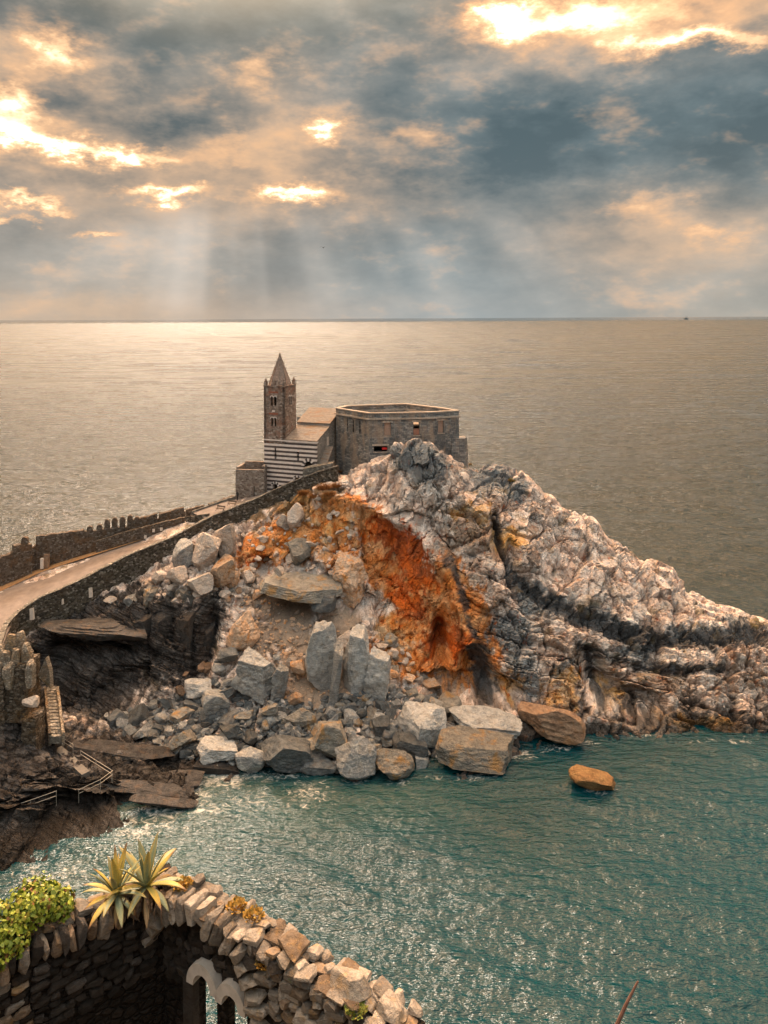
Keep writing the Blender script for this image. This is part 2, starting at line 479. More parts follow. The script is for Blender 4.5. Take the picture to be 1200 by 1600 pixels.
def course_mat(name, c1, c2, mortar, w=0.55, h=0.24, stain=None, stain_amt=0.4, bump=0.7, tint=None, tint_amt=0.4):
    """coursed stone on upright walls"""
    m, t, b = new_mat(name)
    wc, p = wall_coords(t)
    wc = t.vm('ADD', wc, t.vm('SCALE', t.noise(p, 1.4, 3, out=1), scale=0.10))
    br = t.node('ShaderNodeTexBrick')
    t._in(br.inputs['Vector'], wc)
    br.inputs['Scale'].default_value = 1.0; br.inputs['Brick Width'].default_value = w; br.inputs['Row Height'].default_value = h
    br.inputs['Mortar Size'].default_value = 0.022; br.inputs['Mortar Smooth'].default_value = 0.3; br.inputs['Bias'].default_value = 0.0
    t._in(br.inputs['Color1'], c1); t._in(br.inputs['Color2'], c2); t._in(br.inputs['Mortar'], mortar)
    nf = t.noise(p, 5, 6, 0.7)
    c = t.vm('SCALE', br.outputs[0], scale=t.lin(nf, 0.25, 0.75, 0.5, 1.5))
    if stain: c = t.mix(t.m('MULTIPLY', t.sstep(t.noise(p, 0.3, 6, 0.65, 0.5), 0.46, 0.66), stain_amt), c, stain)
    if tint: c = t.mix(t.m('MULTIPLY', t.sstep(t.noise(t.vm('ADD', t.vm('MULTIPLY', p, (1, 1, 0.35)), (4, 8, 1)), 0.5, 5, 0.65, 0.3), 0.46, 0.64), tint_amt), c, tint)
    t._in(b.inputs['Base Color'], c)
    b.inputs['Roughness'].default_value = 0.9; b.inputs['Specular IOR Level'].default_value = 0.2
    hh = t.m('ADD', t.m('SUBTRACT', 1.0, br.outputs['Fac']), t.m('MULTIPLY', nf, 0.9))
    t._in(b.inputs['Normal'], t.bump(hh, bump, 0.12))
    return m

def plain_mat(name, col, rough=0.7, var=0.25, scale=3.0, bump=0.2, spec=0.3, metal=0.0):
    m, t, b = new_mat(name)
    p = pos(t); n = t.noise(p, scale, 6, 0.65)
    t._in(b.inputs['Base Color'], t.vm('SCALE', col, scale=t.lin(n, 0.25, 0.75, 1 - var, 1 + var)))
    b.inputs['Roughness'].default_value = rough; b.inputs['Specular IOR Level'].default_value = spec; b.inputs['Metallic'].default_value = metal
    if bump: t._in(b.inputs['Normal'], t.bump(n, bump, 0.05))
    return m

def attr_mat(name, attr='Col', rough=0.6, scale=20, var=0.2, bump=0.2, spec=0.3, sss=0.0):
    m, t, b = new_mat(name)
    a = t.node('ShaderNodeAttribute', attribute_name=attr)
    n = t.noise(pos(t), scale, 4, 0.6)
    t._in(b.inputs['Base Color'], t.vm('SCALE', a.outputs['Color'], scale=t.lin(n, 0.25, 0.75, 1 - var, 1 + var)))
    b.inputs['Roughness'].default_value = rough; b.inputs['Specular IOR Level'].default_value = spec
    t._in(b.inputs['Normal'], t.bump(n, bump, 0.02))
    return m

# ------------------------------------------------------------------ rock headland (terrain)
# scattered ground heights: (u, v, Y) seen in the photo, or bare (x, y, z)
CT = []
for (u, v, Y) in [
    # left cliff and the ground under the road
    (60, 992, 109.6), (100, 982, 111.2), (130, 960, 113.0), (165, 940, 114.9), (200, 920, 117.6), (235, 900, 119.6), (270, 876, 121.6), (90, 1000, 108.5), (150, 985, 109.6),
    (330, 838, 124.5), (350, 870, 120), (400, 806, 126.5), (460, 775, 127.2), (520, 748, 126.0),
    (150, 1098, 104.2), (110, 1110, 103.6), (80, 1115, 103.2), (250, 1092, 104.2), (300, 1062, 106.3),
    (250, 905, 116), (300, 895, 117), (335, 905, 115.8), (295, 950, 111.5), (240, 960, 111.2), (345, 960, 112.6),
    (345, 1020, 108.6), (200, 1000, 108.6), (130, 1040, 106.6),
    # scree
    (380, 925, 116), (420, 930, 115.5), (450, 980, 111.9), (470, 1030, 107.9), (540, 1060, 106), (520, 965, 113), (400, 1010, 109.3),
    # orange face and the pale blocks left of it
    (470, 900, 117.8), (500, 850, 119.5), (450, 825, 122), (400, 845, 121.5), (430, 800, 125), (380, 870, 119.8),
    (510, 772, 122.5), (570, 800, 120), (640, 828, 118), (690, 880, 115), (720, 960, 112), (745, 1030, 108.2),
    (590, 850, 119.6), (610, 930, 116.8), (640, 960, 115.5), (650, 1000, 112.8), (690, 960, 114.2), (700, 1050, 108.8), (590, 990, 112), (550, 900, 116.5),
    (660, 900, 116.8), (560, 960, 113.2),
    (905, 1050, 105.6), (900, 1110, 103.9), (930, 1080, 104.6), (870, 1090, 104.8),
    # under the fort
    (545, 742, 128), (600, 745, 122.5), (570, 765, 122.2), (650, 790, 117.4), (700, 785, 118), (740, 730, 129), (720, 745, 122), (655, 698, 120.3), (632, 712, 119.8), (690, 715, 120.5), (662, 740, 117.6), (612, 735, 120.5), (640, 765, 117.0), (690, 762, 117.6), (700, 742, 119),
    # skyline running down to the right
    (770, 722, 130), (820, 746, 128), (870, 781, 127), (925, 816, 125), (960, 848, 124), (1040, 892, 122), (1100, 944, 121), (1180, 968, 119), (1260, 1000, 116),
    # pale dome and ledges
    (760, 800, 118.3), (700, 832, 116), (850, 830, 120.2), (780, 900, 112.4), (900, 900, 116.4), (1000, 945, 114.8), (1060, 985, 113), (840, 925, 112.6), (940, 965, 112.2),
    (900, 1000, 109), (1000, 1025, 109), (1100, 1035, 108.4), (1180, 1008, 110.4), (780, 985, 109.2), (830, 960, 110.6),
    (900, 1085, 105.5), (980, 1118, 104.3), (1100, 1128, 103.6), (1190, 1132, 103), (800, 1060, 106), (760, 1092, 104.4), (830, 1112, 103.6), (880, 1136, 102.6),
    (960, 1060, 107), (1060, 1080, 106.4), (1160, 1080, 106.2), (1300, 1080, 106),
]:
    CT.append(tuple(P(u, v, Y)))
for (u, v, Z) in [
    # shingle and the slate shelves on the left
    (330, 1207, -.3), (420, 1207, -.3), (520, 1213, -.4), (620, 1221, -.6), (720, 1214, -.6), (800, 1202, -.6), (850, 1165, -.5), (930, 1152, -.4), (1000, 1146, -.3), (1100, 1158, -.5), (1200, 1155, -.5),
    (200, 1112, 3.6), (300, 1105, 3.6), (400, 1100, 4.2), (500, 1110, 3.6), (560, 1092, 4.6), (640, 1100, 3.6), (250, 1150, 2.2), (400, 1150, 2.2), (550, 1155, 1.8), (680, 1150, 1.4), (740, 1130, 1.8),
    (150, 1180, 2.6), (230, 1232, .7), (300, 1256, -.2), (195, 1285, -.3), (130, 1245, 1.8), (180, 1215, 1.9), (60, 1232, 3.6), (0, 1222, 4.6), (0, 1300, 2.2), (80, 1305, 1.0), (0, 1372, -.5), (120, 1335, -.4), (165, 1310, -.4),
    (100, 1155, 3.7), (95, 1110, 5.5),
]:
    CT.append(tuple(PZ(u, v, Z)))
# road bed
for (u, v, Z) in [(30, 940, 14.2), (0, 915, 14.4), (65, 888, 15.8), (150, 862, 17.5), (220, 842, 18.9), (290, 817, 20.4), (350, 787, 24.2), (410, 768, 25.0), (100, 905, 16.0), (200, 855, 18.6), (-60, 935, 14), (-60, 1000, 13.6)]:
    CT.append(tuple(PZ(u, v, Z)))
CT += [(-21, 136, 24.8), (-12, 132, 25.5), (-16, 140, 25), (-8, 137, 29.5), (2, 132, 31.8), (10, 130, 31.5), (4, 142, 31), (14, 136, 30), (-8, 144, 27), (-26, 137, 24),
       # seaward side
       (-62, 133, 0), (-50, 137, 0), (-38, 143, 0), (-28, 149, 0), (-15, 156, 0), (5, 160, 0), (22, 156, 0), (34, 150, 0), (46, 145, 0), (58, 139, 0), (70, 132, 0), (84, 122, 0), (90, 110, -1),
       (-62, 126, 11), (-47, 131, 13), (-35, 136.5, 16), (-24, 143, 20), (-10, 150, 21), (6, 152, 24), (18, 147, 21), (28, 141, 18),
       (-62, 140, -4), (-45, 146, -4), (-28, 156, -4), (-10, 164, -4), (20, 166, -4), (50, 152, -4), (75, 138, -4), (98, 116, -4), (98, 100, -4), (80, 98, -3.5),
       # under water in front
       (-22, 86, -3), (-12, 85, -3.5), (0, 84, -4), (12, 85, -4), (22, 92, -3.5), (32, 95, -3.5), (42, 96, -3.5), (54, 95, -3.5), (64, 95, -3.5), (-27, 80, -3), (-32, 76, -3), (-38, 70, -3), (-46, 66, -3),
       (-10, 74, -6), (20, 74, -6), (60, 80, -6), (90, 85, -5), (-30, 66, -5), (-40, 60, -5),
       # land further left, out of the picture
       (-54, 100, 14), (-62, 112, 14.5), (-64, 98, 14), (-52, 92, 10), (-58, 84, 9), (-60, 74, 5), (-60, 66, 0)]
CT = np.array(CT)

def rbf_fit(pts, smooth=0.6):
    xy = pts[:, :2]; r = np.sqrt(((xy[:, None] - xy[None]) ** 2).sum(-1) + 1.0)
    n = len(pts); A = np.zeros((n + 3, n + 3)); A[:n, :n] = -r + smooth * -np.eye(n) * -1
    A[:n, n] = 1; A[:n, n + 1:] = xy; A[n, :n] = 1; A[n + 1:, :n] = xy.T
    b = np.zeros(n + 3); b[:n] = pts[:, 2]
    return np.linalg.solve(A, b)
_w = rbf_fit(CT)
def ground0(x, y):
    x = np.asarray(x, float); y = np.asarray(y, float)
    sh = x.shape; q = np.c_[x.ravel(), y.ravel()]; out = np.empty(len(q))
    for k in range(0, len(q), 20000):
        s = q[k:k + 20000]
        r = np.sqrt(((s[:, None] - CT[None, :, :2]) ** 2).sum(-1) + 1.0)
        out[k:k + 20000] = -r @ _w[:len(CT)] + _w[len(CT)] + s @ _w[len(CT) + 1:]
    return out.reshape(sh)

def make_headland():
    st = 0.5
    xs = np.arange(-63, 92, st); ys = np.arange(66, 162, st)
    X, Y = np.meshgrid(xs, ys, indexing='ij')
    Z = np.maximum(ground0(X, Y), -3.2)
    nx, ny = X.shape
    top = np.stack([X, Y, Z], -1).reshape(-1, 3); bot = np.stack([X, Y, np.full_like(Z, -4.5)], -1).reshape(-1, 3)
    idx = np.arange(nx * ny).reshape(nx, ny); N = nx * ny
    q = np.stack([idx[:-1, :-1], idx[1:, :-1], idx[1:, 1:], idx[:-1, 1:]], -1).reshape(-1, 4)
    fs = [q, (q + N)[:, ::-1]]
    for line, flip in ((idx[:, 0], False), (idx[:, -1], True), (idx[0, :], True), (idx[-1, :], False)):
        s = np.stack([line[:-1], line[:-1] + N, line[1:] + N, line[1:]], -1)
        fs.append(s if not flip else s[:, ::-1])
    me = np_mesh('base', np.concatenate([top, bot]), np.concatenate(fs))
    o = bpy.data.objects.new('base', me); COL.objects.link(o)
    md = o.modifiers.new('r', 'REMESH'); md.mode = 'VOXEL'; md.voxel_size = VOX
    dg = bpy.context.evaluated_depsgraph_get()
    m2 = bpy.data.meshes.new_from_object(o.evaluated_get(dg))
    bpy.data.objects.remove(o)
    # drop what lies deep under water and the hidden sides
    co = get_co(m2)
    nf = len(m2.polygons); fi = np.empty(nf * 4, np.int32); m2.loops.foreach_get('vertex_index', fi); fi = fi.reshape(-1, 4)
    fc = co[fi]; e1 = fc[:, 2] - fc[:, 0]; e2 = fc[:, 3] - fc[:, 1]; fn = np.cross(e1, e2); fn /= np.linalg.norm(fn, axis=1)[:, None] + 1e-9
    keep = (fn[:, 1] < 0.42) & (co[fi][:, :, 2].max(1) > -2.2) & (co[fi][:, :, 0].min(1) > -62.5) & (co[fi][:, :, 1].min(1) > 66.5)
    fi = fi[keep]; used = np.unique(fi); rm = np.full(len(co), -1); rm[used] = np.arange(len(used))
    bpy.data.meshes.remove(m2)
    fine = co[used]; fi = rm[fi]
    # the seaward back of the hill, coarse
    st = 1.5
    xs = np.arange(-62, 92, st); ys = np.arange(70, 162, st)
    X, Y = np.meshgrid(xs, ys, indexing='ij'); Z = ground0(X, Y); gy = np.gradient(Z, st, axis=1)
    idx = np.arange(X.size).reshape(X.shape)
    q = np.stack([idx[:-1, :-1], idx[1:, :-1], idx[1:, 1:], idx[:-1, 1:]], -1).reshape(-1, 4)
    q = q[(gy[:-1, :-1].ravel() < -0.3) & (Z[:-1, :-1].ravel() > -3)]
    return np_mesh('rock_headland', np.concatenate([fine, np.stack([X, Y, Z - 0.4], -1).reshape(-1, 3)]), np.concatenate([fi, q + len(fine)]), False)

VOX = 0.20
land = make_headland()
BASE_BVH = None

def anchor(u, v):
    """where the sight line through (u, v) meets the smooth ground"""
    Y = np.arange(62, 165, 0.25); du, dv = u - CX, v - HV
    a, b = du - ROLL * dv, dv + ROLL * du
    x = a * Y / F; z = H - b * Y / F
    g = ground0(x, Y); k = np.argmax(z <= g)
    if not (z <= g).any(): k = len(Y) - 1
    return np.array((x[k], Y[k], z[k]))

co = get_co(land); no = get_no(land)
def near(lst, warp=1.2):
    """soft weight round places given as (u, v, radius_x, radius_z) in metres, ragged by noise"""
    w = np.zeros(len(co))
    for it in lst:
        u, v, rx, rz = it[:4]; k = it[4] if len(it) > 4 else 1.0
        p = anchor(u, v)
        d = (co + WARP * warp - p) / np.array((rx, max(rx, rz) * 1.2, rz))
        w = np.maximum(w, k * np.exp(-(d ** 2).sum(1) * 1.2))
    return w
WARP = np.stack([fbm(co / 3.0 + s, 4, 0.55) for s in (0, 31, 62)], -1) * 1.9

# which rock is where
slate = near([(90, 985, 5, 3), (130, 965, 4, 2.5), (170, 945, 4, 2.2), (205, 925, 3, 2, .8), (330, 960, 3, 5, .8),(90, 1020, 6, 9), (170, 1020, 7, 9), (250, 1000, 5, 9), (300, 1010, 4, 8), (150, 1060, 9, 7), (60, 1180, 8, 6), (150, 1200, 8, 4), (250, 1240, 7, 4), (80, 1260, 10, 6), (30, 1320, 10, 6), (0, 1100, 9, 9), (0, 1240, 8, 8), (160, 1280, 7, 4), (200, 960, 6, 4)])
orange = near([(400, 860, 4, 3.5), (440, 830, 4, 3, .9), (480, 840, 4, 3.5, .9), (520, 800, 4, 2.6, .9), (540, 850, 3.5, 4, .8), (590, 880, 3, 5), (700, 940, 4, 5), (730, 1060, 3.5, 3.5),(420, 840, 4, 3.5, .8), (460, 860, 3.5, 3, .7), (520, 860, 4, 4, .6), (740, 960, 2.5, 5), (760, 1040, 3, 4, .7), (700, 900, 3, 4),(585, 820, 3.5, 3), (670, 930, 4.5, 5), (725, 1000, 3.5, 5), (650, 1040, 4.5, 3), (610, 900, 3, 5),(600, 850, 4.0, 4.5), (640, 900, 5.0, 5.5), (645, 960, 4.5, 5), (690, 980, 4.5, 5), (680, 1040, 5, 4), (540, 790, 5, 1.6), (580, 810, 4, 2), (720, 1030, 3.5, 4), (410, 870, 3.5, 3), (600, 1020, 3, 2.5)])
red = near([(600, 830, 3, 2.5), (640, 870, 3.6, 4),  (720, 1010, 2.4, 3),(625, 850, 3.6, 3.5), (655, 900, 3.0, 3.5), (625, 930, 2.2, 3.2), (650, 945, 2.2, 2.2), (690, 1010, 3, 3), (400, 880, 2.4, 2.2, .7)])
ochre = near([(490, 815, 4.5, 2.4), (450, 850, 3, 2.4), (530, 810, 3, 2), (620, 1000, 3, 2.5),(470, 800, 4, 3), (510, 830, 3.5, 2.5), (610, 985, 2.5, 2.5), (460, 840, 2.4, 3), (640, 990, 2.5, 2), (800, 840, 4, 2), (720, 800, 4, 1.6, .6), (880, 1075, 4, 3, .7), (800, 1075, 3, 2.5, .7), (960, 1090, 4, 2.5, .6), (1100, 1130, 8, 1.5, .7), (740, 800, 6, 2.5, .5)])
blue = near([(660, 720, 5.5, 4.0), (620, 715, 3, 2), (770, 740, 6, 2.2), (800, 760, 4, 2.5), (800, 985, 4.5, 3.2), (830, 930, 3.6, 2), (870, 945, 3.6, 1.6), (920, 960, 3.6, 1.6), (980, 985, 4.5, 1.5), (1080, 990, 5, 1.2), (1160, 985, 5, 1.2), (700, 900, 1.6, 3), (725, 950, 1.6, 3), (820, 1060, 3, 4), (760, 1060, 3.4, 4), (760, 1000, 2.4, 3), (1000, 1010, 5, 1.3, .8), (880, 1040, 4, 1.5, .6)])
brown = near([(740, 830, 6, 3, .8), (700, 860, 4, 2, .6), (780, 860, 4, 3, .7), (900, 1040, 6, 3.5, .6), (1040, 1070, 10, 3.5, .55), (760, 790, 6, 2, .6), (420, 860, 4, 3, .7), (1160, 1060, 7, 4, .5), (860, 1000, 4, 2, .5), (730, 1080, 4, 2.5, .9), (700, 1090, 4, 2, .9)])
scree = near([(420, 935, 4, 2.4), (450, 980, 4, 3), (480, 1030, 4, 3.5), (500, 1075, 5, 3), (400, 1000, 3, 3), (560, 1080, 5, 2.4), (530, 975, 3, 1.8)], 0.6)
dry = near([(500, 752, 3.6, 2.2), (470, 775, 4, 1.6), (440, 790, 4, 1.2), (520, 770, 2.4, 1.4), (540, 738, 2.4, 1.2), (400, 805, 3.5, 1.0)], 0.6)

# broken relief
def rot(p, ax, deg):
    return p @ np.array(Matrix.Rotation(math.radians(deg), 3, ax)).T
q = co + WARP * 0.45
qd = rot(rot(q, 'Y', -24), 'X', 18)                      # beds dip to the right and outwards
pale = np.clip(1 - slate - scree - 0.6 * orange, 0, 1)
a1, a2, rA, tA = worley(qd / np.array((6.5, 6.0, 8.0)) + 1.7, True)
f1, f2, ra, ta = worley(qd / np.array((2.3, 2.1, 3.3)), True)
g1, g2, rb, tb = worley(qd / np.array((0.85, 0.8, 1.3)) + 7.7, True)
patch = sm(fbm(co / 5.0 + 12, 3), -0.25, 0.3)             # closely jointed here, massive there
joint = sm(fbm(co / 1.6 + 77, 3), -0.30, 0.25)
d = fbm(co / 7.0, 3) * 0.9 * (1 - scree)
huge = (rA[:, 0] - 0.5) * 0.8 + tA * 1.1 - 0.8 * (1 - sm(a2 - a1, 0.0, 0.08))
big = (ra[:, 0] - 0.5) * 0.36 + ta * 0.75 - 0.60 * joint * (1 - sm(f2 - f1, 0.0, 0.09))
sml = (rb[:, 0] - 0.5) * 0.16 + tb * 0.36 - 0.26 * joint * (1 - sm(g2 - g1, 0.0, 0.14))
d += pale * (huge * 0.9 + big + sml * (0.2 + 0.7 * patch)) + pale * fbm(co / 0.7, 3, .6) * 0.05
# bedded ledges that sweep down to the right
bed = np.clip(near([(850, 990, 6, 4), (930, 1020, 7, 4), (1020, 1030, 8, 4), (1110, 1040, 8, 4.5), (1190, 1040, 7, 5), (980, 1085, 8, 3.5), (1120, 1100, 8, 3), (790, 990, 5, 4), (760, 930, 4, 4), (830, 1060, 6, 4), (1180, 990, 5, 3)], .8) * 1.5, 0, 1)
s2 = co[:, 2] + 0.30 * co[:, 0] + 0.12 * co[:, 1] + WARP[:, 0] * 0.5
for T, A in ((2.6, 0.9), (1.1, 0.42), (0.42, 0.16)):
    k = s2 / T; fr = k - np.floor(k); rnd = _cell[(np.floor(k).astype(int) * 29 + 11) & 255, 1]
    d += bed * A * ((rnd - 0.5) * 1.1 + (fr - 0.5) * 0.6 - 0.7 * np.exp(-(np.minimum(fr, 1 - fr) / 0.07) ** 2))
# slate: tilted thin beds that break off in steps, with upright joints
s_ = co[:, 2] + 0.36 * co[:, 0] + 0.22 * co[:, 1] + WARP[:, 1] * 0.45
lay = 0
for T, A in ((1.9, 1.1), (0.85, 0.7)):
    k = s_ / T; fr = k - np.floor(k); rnd = _cell[(np.floor(k).astype(int) * 13 + 5) & 255, 0]
    lay = lay + A * ((rnd - 0.5) + (fr - 0.5) * 0.9)
c1, c2, rc, tc_ = worley((co + WARP * 0.3) / np.array((2.4, 2.6, 5.0)) + 3.3, True)
d += slate * (lay * 1.0 + (rc[:, 0] - 0.5) * 0.7 + tc_ * 0.5 - 0.35 * (1 - sm(c2 - c1, 0, 0.14)) + fbm(co / 0.7, 3, .6) * 0.14)
# stained face: hollows and hanging ribs
rib = fbm(co / np.array((0.8, 0.8, 2.6)), 4, 0.55)
d += np.clip(orange, 0, 1) * (rib * 0.6 + (ra[:, 1] - 0.5) * 0.5 + fbm(co / 0.5, 3, .6) * 0.15)
d += scree * fbm(co / 0.6, 3, .6) * 0.12
roadbed = near([(30, 930, 9, 2.2), (100, 895, 8, 2), (180, 860, 7, 2), (250, 835, 6, 2), (330, 800, 6, 2), (400, 775, 5, 2)], 0)
d *= 1 - 0.85 * np.clip(roadbed * 1.3, 0, 1)
under = co[:, 2] < 0.3
co2 = co + no * d[:, None]
# gullies, seams and ribs that run across the face: (points, half width, depth)
def seam(pts, w, dep, c):
    q3 = [anchor(*p) for p in pts]; best = np.full(len(co), 1e9)
    pw = (co + WARP * 0.35) * np.array((1, 0.35, 1))
    for A, B in zip(q3[:-1], q3[1:]):
        A = A * np.array((1, .35, 1)); B = B * np.array((1, .35, 1))
        ab = B - A; t_ = np.clip(((pw - A) @ ab) / (ab @ ab), 0, 1)
        best = np.minimum(best, np.linalg.norm(pw - A - t_[:, None] * ab, axis=1))
    return c - no * (dep * np.exp(-(best / w) ** 2))[:, None]
for pts, w, dp in [([(815, 905), (850, 935), (900, 960), (960, 985), (1040, 1000), (1110, 1000), (1190, 990)], 0.9, 1.5),
                   ([(780, 800), (785, 850), (800, 900), (808, 930)], 0.5, 1.5), ([(1055, 930), (1065, 990)], 0.45, 1.1), ([(860, 800), (880, 860), (870, 900)], 0.35, 0.8),
                   ([(940, 890), (960, 940), (950, 965)], 0.35, 0.8), ([(1000, 880), (1020, 950)], 0.35, 0.7), ([(700, 800), (760, 815), (790, 790)], 0.4, 0.9), ([(905, 1010), (900, 1060), (915, 1110)], 0.5, 1.2), ([(1130, 1000), (1140, 1060), (1150, 1130)], 0.5, 1.2),
                   ([(975, 1040), (1060, 1050), (1150, 1045)], 0.4, 0.8), ([(820, 1000), (860, 1010), (930, 1025)], 0.45, 0.9), ([(760, 960), (765, 1040), (750, 1090)], 0.6, 1.3), ([(845, 1010), (850, 1070), (850, 1110)], 0.4, 1.0),
                   ([(500, 775), (565, 790), (640, 822), (692, 878), (722, 955), (742, 1030)], 1.0, -1.5), ([(565, 800), (570, 860), (590, 930), (600, 970)], 0.5, 1.0), ([(375, 840), (372, 900)], 0.6, 1.4),
                   ([(520, 800), (530, 870), (545, 930)], 0.35, 0.7), ([(430, 850), (480, 870), (520, 900)], 0.4, 0.9), ([(232, 930), (235, 1010), (225, 1070)], 0.5, 1.3), ([(300, 930), (302, 1010), (300, 1070)], 0.5, 1.3), ([(270, 920), (268, 1000)], 0.4, 0.9)]:
    co2 = seam(pts, w, dp, co2)
# caves and overhangs: rock pushed back into the hill
def hollow(u, v, rx, rz, depth, c):
    p = anchor(u, v); w = (co2 + WARP * 0.25 - p) / np.array((rx, 6.0, rz))
    k = np.exp(-np.clip((w ** 2).sum(1), 0, 30) ** 1.6)
    c[:, 1] += k * depth
    return c
for (u, v, rx, rz, dp) in [(690, 1015, 1.4, 3.6, 3.2), (745, 1055, 2.2, 3.6, 3.0), (700, 1085, 4.5, 1.5, 3.4), (770, 1085, 3.5, 2.0, 2.6), (930, 1050, 1.8, 2.6, 2.0), (945, 1085, 2.6, 1.6, 2.0), (775, 840, .9, 3.0, 1.6), (800, 870, .8, 2.6, 1.4),
                           (560, 945, 2.2, 1.6, 2.0), (470, 948, 3.6, 1.4, 2.6), (620, 870, 1.5, 4, 1.0), (410, 890, 1.8, 1.4, 1.8), (470, 870, 1.2, 1.2, 1.4), (1000, 1100, 3.4, 1.6, 1.6),
                           (140, 1025, 7, 1.2, 1.6), (90, 1040, 3, 3, 1.5), (110, 1290, 5, 1.2, 2.5), (40, 1275, 5, 1.2, 1.6), (200, 1070, 3, 2, 1.4), (325, 1010, 1.2, 5, 1.6)]:
    co2 = hollow(u, v, rx, rz, dp * 1.7, co2)
set_co(land, co2)

# rock colours (minerals, plus crevice shade along some dark lines)
n1 = sm(fbm(co / 2.2 + 5, 4, .6), -0.35, 0.35)[:, None]; n2 = sm(fbm(co / 0.9 + 9, 4, .6), -0.4, 0.4)[:, None]
V = lambda *c: np.array(c)
C = V(.76, .605, .525) * (1 - n1) + V(.69, .645, .62) * n1
C = C * (0.72 + 0.42 * rb[:, 1:2]) * (0.85 + 0.25 * ra[:, 1:2])
def over(C, w, c, a, b=None, lo=0.25, hi=0.6, nz=0.3):
    k = sm(w + nz * (n2[:, 0] - 0.5), lo, hi)[:, None]
    cc = c if b is None else c * (1 - n1) + b * n1
    return C * (1 - k * a) + cc * k * a
var_ = (rb[:, 2:3] > .80) * .55 + (ra[:, 2:3] > .78) * .45
C = C * (1 - var_) + C * V(.46, .42, .40) * var_
C = over(C, brown, V(.20, .125, .085), .85, V(.34, .25, .19))
C = over(C, blue, V(.105, .125, .145), .92, V(.21, .235, .255))
C = over(C, ochre, V(.60, .32, .08), .85, V(.58, .42, .26))
streak = fbm(co / np.array((.55, .55, 4.5)) + 8, 3, .6)
orange = orange + .38 * streak; red = red + .55 * streak
C = over(C, orange, V(.62, .215, .045), .95, V(.58, .31, .14))
C = over(C, red, V(.60, .125, .018), .90, V(.34, .080, .025), nz=.5)
def line_w(pts, w):
    q3 = [anchor(*p) for p in pts]; best = np.full(len(co), 1e9); pw_ = (co + WARP * 0.5) * np.array((1, 0.35, 1))
    for A, B in zip(q3[:-1], q3[1:]):
        A = A * np.array((1, .35, 1)); B = B * np.array((1, .35, 1)); ab = B - A; t_ = np.clip(((pw_ - A) @ ab) / (ab @ ab), 0, 1)
        best = np.minimum(best, np.linalg.norm(pw_ - A - t_[:, None] * ab, axis=1))
    return np.exp(-(best / w) ** 2)
vein = np.maximum.reduce([line_w([(800, 900), (850, 935), (900, 958), (960, 982), (1040, 998), (1110, 998), (1195, 985)], 1.35), line_w([(700, 870), (722, 930), (745, 1000)], .7) * .8, line_w([(905, 1010), (960, 1030), (1040, 1040), (1130, 1045)], .7) * .8,
                          line_w([(780, 800), (785, 850), (800, 900)], .6), line_w([(750, 1030), (760, 1090)], 1.8), line_w([(930, 1040), (945, 1100)], 1.0)])  # also follows gullies and cave mouths, putting their shade into the colour
C = over(C, vein, V(.040, .042, .046), .92, V(.085, .09, .10), lo=.3, hi=.7, nz=.5)  # mineral veins, plus the shade of gullies and cave mouths
C = over(C, slate, V(.026, .026, .028), .97, V(.062, .058, .058))
st2 = sm(fbm(co / 1.3 + 23, 4, .6), 0.10, 0.42)[:, None] * np.clip(slate, 0, 1)[:, None]
C = C * (1 - .3 * st2) + V(.07, .048, .034) * .3 * st2
C = over(C, scree, V(.285, .225, .175), .95, V(.24, .19, .155), lo=.2, hi=.45)
C = over(C, dry, V(.20, .115, .045), .85, V(.11, .075, .035), lo=.25, hi=.5, nz=.6)
moss = sm(fbm(co / 2.6 + 41, 4, .6), 0.16, 0.4)[:, None] * np.clip(no[:, 2:3], 0, 1) * (1 - np.clip(slate + scree, 0, 1))[:, None] * (co[:, 2:3] > 5)
C = C * (1 - .75 * moss) + V(.17, .125, .055) * .75 * moss
wet = (1 - sm(co2[:, 2] + n2[:, 0] * 1.8 + fbm(co / 4 + 3, 2) * 1.5, 2.0, 4.6))[:, None]          # tide line: weed and wet stone
C = C * (1 - wet * .84) + V(.015, .0125, .011) * wet * .84
set_attr(land, 'Col', np.clip(C, 0.006, 0.9))
set_attr(land, 'wet', wet[:, 0]); set_attr(land, 'loose', np.clip(scree * 1.5 + dry, 0, 1)); set_attr(land, 'slate', np.clip(slate * 1.4, 0, 1))

